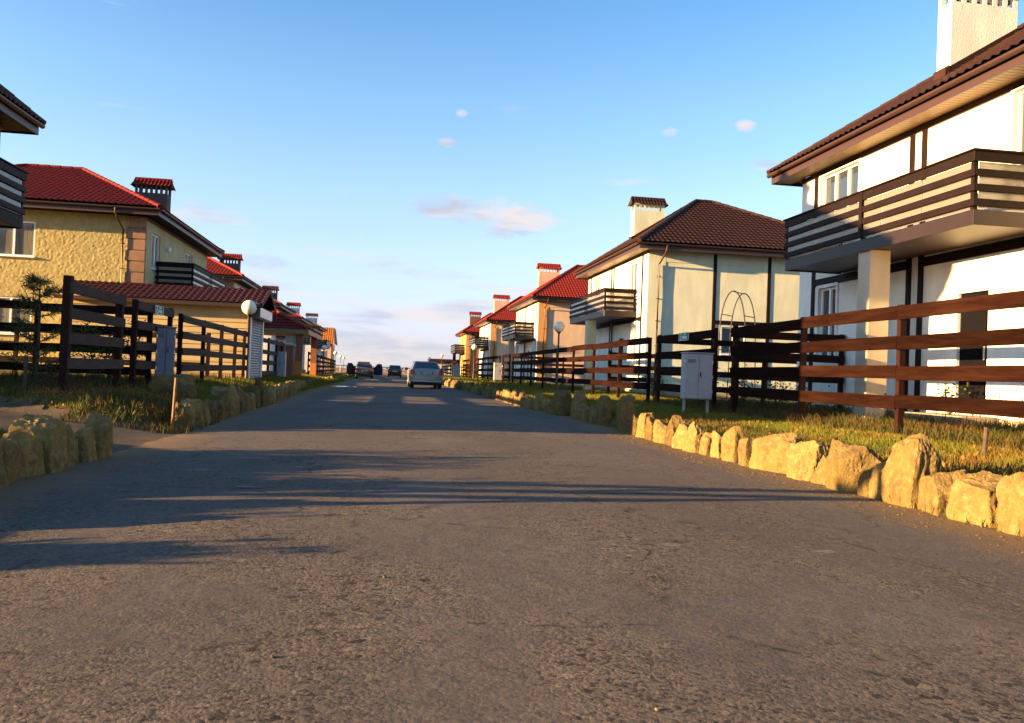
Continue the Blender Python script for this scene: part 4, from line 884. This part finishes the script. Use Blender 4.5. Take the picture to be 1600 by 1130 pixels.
def lamp(x, y, dz, label, s=1.0):
    o = empty('street_lamp', (x, y, dz), 0, label, 'street lamp', 'globe street lamps'); o.scale = (s, s, s)
    for nme, me in zip(('pole', 'globe', 'collar'), LM): link(nme, me, o)
lamp(7.35, 35.9, .28, 'globe lamp standing before the side wall of the pinkish house'); lamp(7.3, 71.9, .32, 'globe lamp in front of the balcony of the cream and orange house')
lamp(7.3, 116, .35, 'globe lamp just above the roof of the silver car, nearer the ochre house'); lamp(7.3, 152, .4, 'small pale globe lamp over the left end of the silver car roof')
lamp(-4.6, 28.3, -.02, 'large globe lamp at the corner of the beige garage')
for x, y, z, l in ((-6.3, 83, 0, 'globe lamp before the far white and orange end house'), (-7.0, 112, 0, 'globe lamp second beyond the carport, against the sky'), (-7.8, 138, -.1, 'globe lamp third beyond the carport, against the sky'), (-8.2, 156, -.1, 'smallest globe lamp at the far end of the shaded fence')): lamp(x, y, z, l)
def stake(x, y, z0, h, r_, m, label, cat='stake', lean=(0, 0)):
    b = MB(); b.tube([(0, 0, -.2), (lean[0], lean[1], h)], [r_, r_ * .9], 8); o = b.build('stake', m); o.location = (x, y, z0); return tag(o, label, cat, 'stakes in the verges')
stake(-2.9, 11.95, 0, .72, .022, M['rust'], 'thin rusty metal stake at the end of the kerb stones', lean=(.03, 0))
stake(6.5, 8.3, .2, .36, .028, M['bark'], 'short broken wooden stake in dry grass before the reddish fence', lean=(.05, .02))
stake(-5.25, 13.1, .4, .55, .03, M['bark'], 'short wooden stake beside the tall square fence post', lean=(-.02, .04))
def arch():
    o = empty('garden_arch', (11.9, 27.0, .35), R(8), 'thin dark metal garden arch in front of the pale yellow-green house', 'garden arch')
    def hoop(cx, cy):
        pts = []
        for k in range(25):
            t = math.pi * k / 24; x = -.5 * math.cos(t); z = 2.0 + 1.72 * math.sin(t) ** .9 if 0 < k < 24 else 2.0
            pts.append((cx + x * (1 if True else 1), cy, z))
        return [(cx - .56, cy, -.2)] + pts + [(cx + .56, cy, -.2)]
    for cx, cy in ((-.36, 0), (.36, .5)):
        h = MB(); h.tube(hoop(cx, cy), .02, 6); h.build('hoop', M['iron'], o, smooth=True)
    for z, a in ((3.7, 0), (2.9, .42), (2.9, -.42), (1.7, .53), (1.7, -.53), (.8, .54), (.8, -.54)):
        r_ = MB(); r_.cyl((-.36 + a, 0, z), (.36 + a, .5, z), .016, n=6); r_.build('crossbar', M['iron'], o)
arch()

# ------------------------------------------------------------------ cars
def wheel(o, x, y, r_=.30, w=.19):
    t = MB(); t.tube([(x - w / 2, y, r_), (x - w / 2 + .02, y, r_), (x + w / 2 - .02, y, r_), (x + w / 2, y, r_)], [r_ * .9, r_, r_, r_ * .9], 20); t = t.build('wheel', M['rubber'], o, smooth=True)
    m = MB(); s_ = 1 if x > 0 else -1; m.tube([(x + s_ * (w / 2 - .02), y, r_), (x + s_ * (w / 2 + .006), y, r_)], [r_ * .66, r_ * .6], 14); m.build('rim', M['rim'], t)
def car(x, y, label, paint, rz=0.0, Wd=1.7, Ln=4.25, H=1.42, style='sedan', extra=None):
    """rear at local y=0, front at +y"""
    o = empty('parked_car', (x, y, road_h(x, y) + .0), rz, label, 'car', 'cars parked in the street'); hw = Wd / 2
    if style == 'sedan':
        st = [(0.0, .93, .36, .72, .95), (.06, .97, .30, .78, 1.0), (.25, 1, .25, .86, 1.02), (.75, 1, .22, .90, 1.0), (1.3, 1, .2, .93, .98), (2.6, 1, .2, .92, .97), (3.2, 1, .22, .88, .92), (3.9, .96, .25, .74, .80), (Ln - .05, .88, .30, .62, .68), (Ln, .82, .38, .56, .6)]
        cab = [(.42, .99, .82, .0), (1.12, .99, .60, 1), (2.2, .97, .60, 1), (3.05, .93, .8, .0)]
        yb0, yt0, yt1, yb1 = .45, 1.12, 2.25, 3.1
    elif style == 'van':
        st = [(0, .96, .4, .9, 1.05), (.06, 1, .32, .95, 1.1), (1.0, 1, .25, .97, 1.1), (3.2, 1, .25, .95, 1.08), (3.8, .97, .28, .85, .95), (Ln, .88, .4, .7, .78)]
        yb0, yt0, yt1, yb1 = .03, .2, 2.6, 3.4
    else:
        st = [(0, .95, .42, .86, .98), (.06, .99, .34, .90, 1.03), (.9, 1, .28, .93, 1.02), (2.5, 1, .26, .92, 1.0), (3.2, .99, .28, .86, .93), (3.7, .95, .3, .76, .82), (Ln, .86, .4, .62, .68)]
        yb0, yt0, yt1, yb1 = .06, .45, 2.1, 2.9
    rings = []
    for yy, k, zb, zm, zt in st:
        w = hw * k
        rings.append([(-w * .86, yy, zb), (-w * .97, yy, zb + .12), (-w, yy, (zb + zm) / 2 + .05), (-w * .97, yy, zm), (-w * .86, yy, zt - .02), (-w * .5, yy, zt + .01), (0, yy, zt + .02), (w * .5, yy, zt + .01), (w * .86, yy, zt - .02), (w * .97, yy, zm), (w, yy, (zb + zm) / 2 + .05), (w * .97, yy, zb + .12), (w * .86, yy, zb)])
    b = MB(); b.loft(rings); b.build('body', paint, o, smooth=True)
    bz = 1.0 if style != 'van' else 1.08; wb = hw * .88; wt = hw * .68 if style == 'sedan' else hw * .76
    P = {}
    for sx in (-1, 1):
        P['br', sx] = (sx * wb, yb0, bz - .03); P['tr', sx] = (sx * wt, yt0, H - .05); P['tf', sx] = (sx * wt, yt1, H - .05); P['bf', sx] = (sx * wb, yb1, bz - .05)
    c = MB(); top = [(-wt * .95, yt0 + .05, H), (wt * .95, yt0 + .05, H), (wt * .95, yt1 - .05, H), (-wt * .95, yt1 - .05, H)]
    vs = [P['br', -1], P['br', 1], P['bf', 1], P['bf', -1], P['tr', -1], P['tr', 1], P['tf', 1], P['tf', -1]] + top
    c.add(vs, [(0, 1, 5, 4), (1, 2, 6, 5), (2, 3, 7, 6), (3, 0, 4, 7), (4, 5, 9, 8), (5, 6, 10, 9), (6, 7, 11, 10), (7, 4, 8, 11), (8, 9, 10, 11)]); c.build('roof', paint, o, smooth=True)
    def pane(name, q, inset=.09):
        q = [Vector(p) for p in q]; ce = sum(q, Vector()) / 4; n = (q[1] - q[0]).cross(q[3] - q[0]).normalized()
        if n.dot(ce - Vector((0, 1.7, 1.0))) < 0: n = -n
        g_ = MB(); g_.add([tuple(p.lerp(ce, inset) + n * .008) for p in q], [(0, 1, 2, 3)]); return g_.build(name, M['carglass'], o)
    pane('rear_window', (P['br', -1], P['br', 1], P['tr', 1], P['tr', -1]), .10); pane('windscreen', (P['bf', -1], P['bf', 1], P['tf', 1], P['tf', -1]))
    for sx in (-1, 1):
        l = lambda a, b_, t: tuple(Vector(a).lerp(Vector(b_), t))
        mb_, mt = l(P['br', sx], P['bf', sx], .48), l(P['tr', sx], P['tf', sx], .45)
        pane('side_window', (P['br', sx], mb_, mt, P['tr', sx]), .12); pane('side_window', (mb_, P['bf', sx], P['tf', sx], mt), .12)
        t = MB(); zl = (.70, .99) if style == 'sedan' else (.62, .92)
        t.add([(sx * hw * .70, -.03, zl[0]), (sx * hw * .95, -.022, zl[0]), (sx * hw * 1.012, .16, zl[0] + .02), (sx * hw * 1.005, .2, zl[1] - .04), (sx * hw * .93, -.015, zl[1]), (sx * hw * .76, -.022, zl[1]), (sx * hw * .70, .1, zl[0]), (sx * hw * .76, .1, zl[1]), (sx * hw * .92, .12, zl[1])], [(0, 1, 4, 5), (1, 2, 3, 4), (0, 5, 7, 6), (5, 4, 8, 7), (4, 3, 8)]); t.build('tail_light', M['taillight'], o)
        m = MB(); m.obox((sx * (hw + .1), yb1 - .35, 1.0), (1, 0, 0), (0, 1, 0), (0, 0, 1), .1, .05, .07, .02); m.build('mirror', M['black'], o)
        wheel(o, sx * (hw - .12), .78); wheel(o, sx * (hw - .12), Ln - .85)
    bp = MB(); bp.loft([[(-hw * .97, .25, z), (-hw * .9, -.03, z), (-hw * .5, -.08, z), (hw * .5, -.08, z), (hw * .9, -.03, z), (hw * .97, .25, z)] for z in (.34, .40, .60, .66)]); bp.build('bumper', paint if style == 'sedan' else M['black'], o, smooth=True)
    if style == 'sedan':
        ln = MB(); ln.box(-hw * .85, hw * .85, -.09, -.02, .355, .385, .006); ln.build('bumper_trim', M['plate'], o)
        rc_ = MB(); rc_.box(-.32, .32, -.014, .02, .72, .88); rc_.build('plate_recess', M['darkpaint'], o)
    un = MB(); un.box(-hw * .82, hw * .82, .1, Ln - .2, .17, .34); un.build('underbody', M['black'], o)
    pl = MB(); zp = .80 if style == 'sedan' else .72; pl.box(-.26, .26, -.028, -.016, zp - .055, zp + .055); pl = pl.build('number_plate', M['plate'], o)
    tx = MB()
    for k in range(8):
        if k != 2: tx.box(-.21 + k * .052, -.18 + k * .052, -.031, -.0285, zp - .032, zp + .032)
    tx.build('lettering', M['black'], pl)['kind'] = 'stuff'
    if extra: extra(o, hw, yb1)
    return o
def open_doors(o, hw, yb1):
    for sx in (-1, 1):
        d = MB(); hx, hy = sx * hw, yb1 - .25; ex, ey = sx * (hw + .85), yb1 - .65
        rings = []
        for (ax, ay) in ((hx, hy), (ex, ey)):
            rings.append([(ax, ay - .03, .35), (ax, ay + .03, .35), (ax, ay + .05, .95), (ax, ay - .05, .95)])
        d.loft(rings)
        d.tube([(hx + (ex - hx) * .08, hy + (ey - hy) * .08, .93), (hx + (ex - hx) * .45, hy + (ey - hy) * .45, 1.38), (hx + (ex - hx) * .85, hy + (ey - hy) * .85, 1.38), (ex, ey, .93)], .03, 6)
        d = d.build('door', M['bluepaint'], o)
        g_ = MB(); f = lambda t: (hx + (ex - hx) * t, hy + (ey - hy) * t)
        g_.add([(*f(.1), .95), (*f(.97), .95), (*f(.84), 1.36), (*f(.45), 1.36)], [(0, 1, 2, 3)]); g_.build('side_window', M['carglass'], d)
car(2.0, 43.4, 'silver sedan seen from behind, parked by the kerb stones', M['silver'], 0.03)
car(-2.15, 76.5, 'dark hatchback with both front doors open at the far kerb', M['darkpaint'], 0.02, Wd=1.62, Ln=3.9, H=1.36, style='hatch', extra=open_doors)
car(.75, 99, 'small dark upright car driving away in the middle of the road', M['bluepaint'], 0, Wd=1.64, Ln=3.7, H=1.42, style='hatch')
car(-2.7, 92, 'pale green van mostly hidden behind the dark hatchback', M['greenpaint'], 0, Wd=1.75, Ln=4.4, H=1.72, style='van')

# ------------------------------------------------------------------ vegetation
def blades(name, pts, hmin, hmax, m, wid=.006, lean=.45, per=1):
    """pts (n,3): one three-sided bent blade each (two quads -> triangles)"""
    n = len(pts); a = rng.uniform(0, 2 * np.pi, n); h = rng.uniform(hmin, hmax, n); ln = rng.uniform(.1, lean, n) * h; b = a + rng.uniform(-1, 1, n)
    w = wid * rng.uniform(.6, 1.4, n); sx, sy = np.cos(a) * w, np.sin(a) * w; lx, ly = np.cos(b + 1.57) * ln, np.sin(b + 1.57) * ln
    P = np.asarray(pts); V = np.empty((n, 5, 3), np.float32)
    V[:, 0] = P + np.stack([sx, sy, 0 * h], 1); V[:, 1] = P - np.stack([sx, sy, 0 * h], 1)
    mid = P + np.stack([lx * .35, ly * .35, h * .6], 1)
    V[:, 2] = mid - np.stack([sx, sy, 0 * h], 1) * .7; V[:, 3] = mid + np.stack([sx, sy, 0 * h], 1) * .7; V[:, 4] = P + np.stack([lx, ly, h], 1)
    i = np.arange(n)[:, None] * 5; F = np.concatenate([i + [0, 1, 2], i + [0, 2, 3], i + [3, 2, 4]], 0)
    o = link(name, mesh_np(name, V.reshape(-1, 3), F, m)); o['kind'] = 'stuff'; return o
def scatter(n, x0, x1, y0, y1, hf, ok=None, clump=.5, sc=1.2, seed=0):
    out = []
    while len(out) < n:
        x, y = random.uniform(x0, x1), random.uniform(y0, y1)
        if ok and not ok(x, y): continue
        if clump > 0 and mnoise.noise((x * sc, y * sc, seed)) < random.uniform(-1, 1) * .6 - .4 + clump * .5: continue
        out.append((x, y, hf(x, y) - .01))
    return np.array(out)
blades('grass', scatter(150000, 4.46, 9.6, 3.0, 17, right_h, clump=.35, sc=2.5), .025, .10, M['grass'], .0042)
blades('grass', scatter(60000, 4.44, 9.8, 17, 45, right_h, clump=.3, sc=2), .04, .14, M['grass'], .009)
blades('grass', scatter(14000, 4.1, 9.8, 45, 110, right_h, clump=.1), .12, .3, M['grass'], .02)
okl = lambda x, y: drive(x, y) < .35
blades('grass', scatter(100000, -7.5, -3.0, 3, 22, left_h, okl, .3, 2.2), .015, .06, M['grass'], .0055)
blades('grass', scatter(30000, -4.9, -3.0, 22, 60, left_h, okl, .1), .05, .15, M['grass'], .011)
blades('grass', scatter(8000, -5.2, -3.4, 60, 115, left_h, None, .1), .12, .25, M['grass'], .02)
blades('weeds', scatter(14000, 7.1, 10.0, 6, 22.5, right_h, clump=.7, sc=1.6, seed=3), .07, .26, M['weed'], .008, .8)
blades('weeds', scatter(8000, -8.6, -4.6, 12.6, 28.4, left_h, okl, .6, 1.4, 5), .06, .22, M['weed'], .008, .8)
blades('weeds', scatter(5000, 4.5, 5.6, 4.2, 14, right_h, clump=.8, sc=2.0, seed=8), .05, .15, M['weed'], .006, .5)
blades('weeds', scatter(1200, 4.16, 4.42, 4.4, 16, road_h, None, .5, 3, 4), .04, .12, M['grass'], .005, .8)
blades('weeds', scatter(2500, -4.2, -2.6, 11.4, 14, left_h, None, .6, 2.2, 6), .05, .2, M['weed'], .009, .6)
def leaves_mb(pts, size, flat=.3):
    n = len(pts); P = np.asarray(pts, np.float32); d = rng.normal(size=(n, 3)); d[:, 2] = d[:, 2] * flat + .15; d /= np.linalg.norm(d, axis=1)[:, None]
    e = np.cross(d, rng.normal(size=(n, 3))); e /= np.linalg.norm(e, axis=1)[:, None] + 1e-6; s_ = (size * rng.uniform(.6, 1.3, n))[:, None]
    V = np.stack([P, P + d * s_ * .5 + e * s_ * .28, P + d * s_, P + d * s_ * .5 - e * s_ * .28], 1).reshape(-1, 3); i = np.arange(n)[:, None] * 4
    return V, i + np.arange(4)
def shrub(x, y, z, w, h, n, label, size=.06, name='shrub', m='leaf', stems=7, cat='shrub'):
    o = empty(name, (x, y, z), random.uniform(0, 6), label, cat, 'shrubs by the fences'); tb = MB(); pts = []
    for k in range(stems):
        a = random.uniform(0, 6.28); rr = random.uniform(.2, 1) * w / 2; hh = h * random.uniform(.6, 1)
        path = [Vector((0, 0, -.05)), Vector((math.cos(a) * rr * .35, math.sin(a) * rr * .35, hh * .4)), Vector((math.cos(a) * rr * .8, math.sin(a) * rr * .8, hh * .75)), Vector((math.cos(a + .3) * rr, math.sin(a + .3) * rr, hh))]
        tb.tube(path, [.012, .009, .006, .003], 5)
        for q in range(n // stems):
            t = random.uniform(.25, 1) ** .8 * 3; i = min(2, int(t)); p = path[i].lerp(path[i + 1], t - i); sp = .09 * w + .03; pts.append(p + Vector((random.gauss(0, sp), random.gauss(0, sp), random.gauss(0, sp))))
    tb.build('stem', M['bark'], o); V, F = leaves_mb(pts, size); link('foliage', mesh_np('foliage', V, F, M[m]), o)
shrub(7.9, 20.2, .25, 1.0, 1.15, 900, 'leafy green shrub behind the grey two-door cabinet'); shrub(8.2, 16.6, .25, .9, .9, 500, 'dark weedy shrub at the foot of the reddish fence corner post')
shrub(8.0, 18.0, .25, .8, 1.0, 500, 'thin leafy shrub in the gap beside the reddish fence'); shrub(8.0, 24.3, .3, .8, 1.0, 500, 'bushy shrub behind the end post of the dark shaded fence')
shrub(9.7, 13.2, .35, .4, .8, 160, 'small bright plant in front of the dark door', .07); shrub(8.8, 15.4, .3, .9, .5, 260, 'low ragged plant behind the reddish fence rails')
shrub(-5.5, 16.8, .45, .9, 1.2, 800, 'dark leafy shrub beside the shaded grey cabinet'); shrub(-5.3, 18.5, .45, .7, 1.45, 420, 'taller sprouting shrub rising behind the shaded grey cabinet')
shrub(-6.0, 19.2, .45, .9, 1.1, 500, 'bush in shade behind the panel with the green plate'); shrub(-5.1, 13.3, .4, .6, .5, 260, 'dry reddish weed clump at the tall square fence post', .05, m='weed')
for hx, hy, hh, w_, l_ in ((-6.2, 3.45, .55, .4, 'smallest'), (-7.1, 4.5, .6, .7, 'low round'), (-7.4, 5.6, .95, 1.1, 'wide'), (-7.7, 6.7, 1.0, 1.2, 'middle'), (-8.2, 7.7, 1.1, 1.2, 'tallest')):
    shrub(hx, hy, .35, w_, hh, 2200, l_ + ' of the garden shrubs before the dark house, just outside the picture', .1, stems=13)
def fallen(n, x0, x1, y0, y1, hf, ok=None):
    P = scatter(n, x0, x1, y0, y1, hf, ok, .5, 1.8, 11); P[:, 2] += .02 + rng.uniform(0, .05, len(P)); V, F = leaves_mb(P, .05, 1.4); V = V.copy(); o = link('fallen_leaves', mesh_np('fallen_leaves', V, F, M['litter'])); o['kind'] = 'stuff'
M['litter'] = mat('litter', (0.20, 0.07, 0.018), 0.8, (0.10, 0.045, 0.015), 12, c3=(0.26, 0.15, 0.03), scale3=20)
fallen(2600, -5.6, -2.9, 10.8, 16, left_h, lambda x, y: drive(x, y) < .6); fallen(1500, 4.5, 7.6, 5, 16, right_h)
def stalks(x, y, z, n, h, label):
    b = MB()
    for k in range(n):
        a = random.uniform(0, 6.28); l = random.uniform(.02, .25); hh = h * random.uniform(.5, 1); px, py = random.gauss(0, .15), random.gauss(0, .15)
        b.tube([(px, py, -.05), (px + math.cos(a) * l * .4, py + math.sin(a) * l * .4, hh * .6), (px + math.cos(a) * l, py + math.sin(a) * l, hh)], [.006, .005, .002], 4)
        for q in range(5): t = random.uniform(.5, 1); c = Vector((px + math.cos(a) * l * t, py + math.sin(a) * l * t, hh * t)); b.obox(c, (1, 0, 0), (0, 1, 0), (0, 0, 1), .012, .012, .02)
    o = b.build('dry_weed', M['weed']); o.location = (x, y, z); tag(o, label, 'plant', 'tall dry weeds')
stalks(9.4, 14.4, .3, 6, .8, 'tall thin dry weeds between the twin timbers and the door'); stalks(9.0, 12.3, .3, 3, 1.1, 'tall single dry stalks against the sunlit wall by the door'); stalks(7.7, 14.9, .25, 7, .8, 'dry weeds at the fence post below the pillar')
def pine(x, y, z, h, label):
    o = empty('young_pine', (x, y, z), 0, label, 'tree'); tb = MB(); path = [Vector((0, 0, -.1)), Vector((.03, 0, h * .4)), Vector((0, .04, h * .75)), Vector((.02, 0, h))]; tb.tube(path, [.04, .03, .018, .005], 7)
    pts = []; dirs = []
    zz = .3
    while zz < h * .97:
        L_ = (.42 * (1 - zz / h) + .16) * random.uniform(.75, 1.25)
        for k in range(random.randint(3, 5)):
            a = random.uniform(0, 6.28); t = min(2, int(zz / h * 3)); base = path[t].lerp(path[t + 1], min(1, zz / h * 3 - t)); end = base + Vector((math.cos(a) * L_, math.sin(a) * L_, L_ * random.uniform(.25, .7)))
            tb.tube([base, base.lerp(end, .5) + Vector((0, 0, -.03)), end], [.012, .008, .004], 5)
            for q in range(55): u = random.uniform(.2, 1.08); pts.append(base.lerp(end, u) + Vector((random.gauss(0, .03), random.gauss(0, .03), random.gauss(0, .03)))); dirs.append((end - base).normalized())
        zz += random.uniform(.13, .22)
    tb.build('trunk', M['bark'], o, smooth=True); n = len(pts); P = np.array(pts); d = np.array(dirs) * .6 + rng.normal(size=(n, 3)) * .6; d /= np.linalg.norm(d, axis=1)[:, None]
    e = np.cross(d, rng.normal(size=(n, 3))); e /= np.linalg.norm(e, axis=1)[:, None]; s_ = rng.uniform(.09, .17, n)[:, None]
    V = np.stack([P + e * .008, P - e * .008, P + d * s_], 1).reshape(-1, 3); link('crown', mesh_np('crown', V, np.arange(n * 3).reshape(n, 3), M['needle']), o)
pine(-6.1, 15.6, .4, 1.95, 'young sparse pine in front of the near black cross fence')

# ------------------------------------------------------------------ small things lying on the road
def pebble_cloud(name, n, x0, x1, y0, y1, s0, s1, m):
    base = [(0, 0, .8), (.9, .1, .1), (.2, .85, .0), (-.8, .4, .1), (-.6, -.7, .0), (.4, -.9, .1)]; tri = [(0, 1, 2), (0, 2, 3), (0, 3, 4), (0, 4, 5), (0, 5, 1)]
    V = np.empty((n, 6, 3), np.float32)
    for k in range(n):
        while True:
            x, y = random.uniform(x0, x1), random.uniform(y0, y1)
            if mnoise.noise((x * .9, y * .9, 2)) > random.uniform(-.9, .5): break
        s_ = random.uniform(s0, s1) * (.6 + .08 * y); a = random.uniform(0, 6.28); ca, sa = math.cos(a) * s_, math.sin(a) * s_; z = road_h(x, y) - .001
        fl = random.uniform(.5, 1.1)
        for i, (p, q, r_) in enumerate(base): V[k, i] = (x + p * ca - q * sa, y + p * sa + q * ca, z + r_ * s_ * fl)
    F = (np.arange(n)[:, None, None] * 6 + np.array(tri)[None]).reshape(-1, 3)
    o = link(name, mesh_np(name, V.reshape(-1, 3), F, m)); o['kind'] = 'stuff'
M['grit'] = mat('grit', (0.13, 0.10, 0.07), 0.9, (0.05, 0.042, 0.036), 60)
pebble_cloud('gravel', 14000, -3.0, 4.2, 1.5, 8.5, .0016, .0052, M['grit']); pebble_cloud('gravel', 900, 3.6, 4.2, 4.0, 14, .006, .014, M['sandstone'])
for k, (px, py, s_, l) in enumerate(((.83, 2.06, .008, 'pale pebble near the bottom edge of the road, the largest of the loose ones'), (.56, 1.95, .006, 'small twin pebbles on the asphalt beside the pale one'), (.60, 1.94, .0055, 'smaller brown pebble touching its twin on the asphalt'), (.78, 2.25, .006, 'single pebble lying between the loose pebbles and the road middle'), (-1.57, 2.95, .007, 'lone pebble on the shaded side of the near road'), (-.33, 2.75, .007, 'yellowish pebble near the middle of the near road'), (.02, 3.75, .009, 'pale pebble beyond the gritty patch in mid road'))):
    o = link('pebble', stone_mesh(s_ * 2, s_ * 2.4, s_ * 1.5, 300 + k, 2), None, (px, py, road_h(px, py) + .001)); 
    for v in o.data.vertices: v.co.z = (v.co.z + .12) / (s_ * 1.5 + .12) * s_ * 1.3 - s_ * .3
    tag(o, l, 'pebble', 'loose pebbles on the road')
print('objects', len(bpy.data.objects), 'tris', sum(len(m.loops) - 2 * len(m.polygons) for m in bpy.data.meshes))
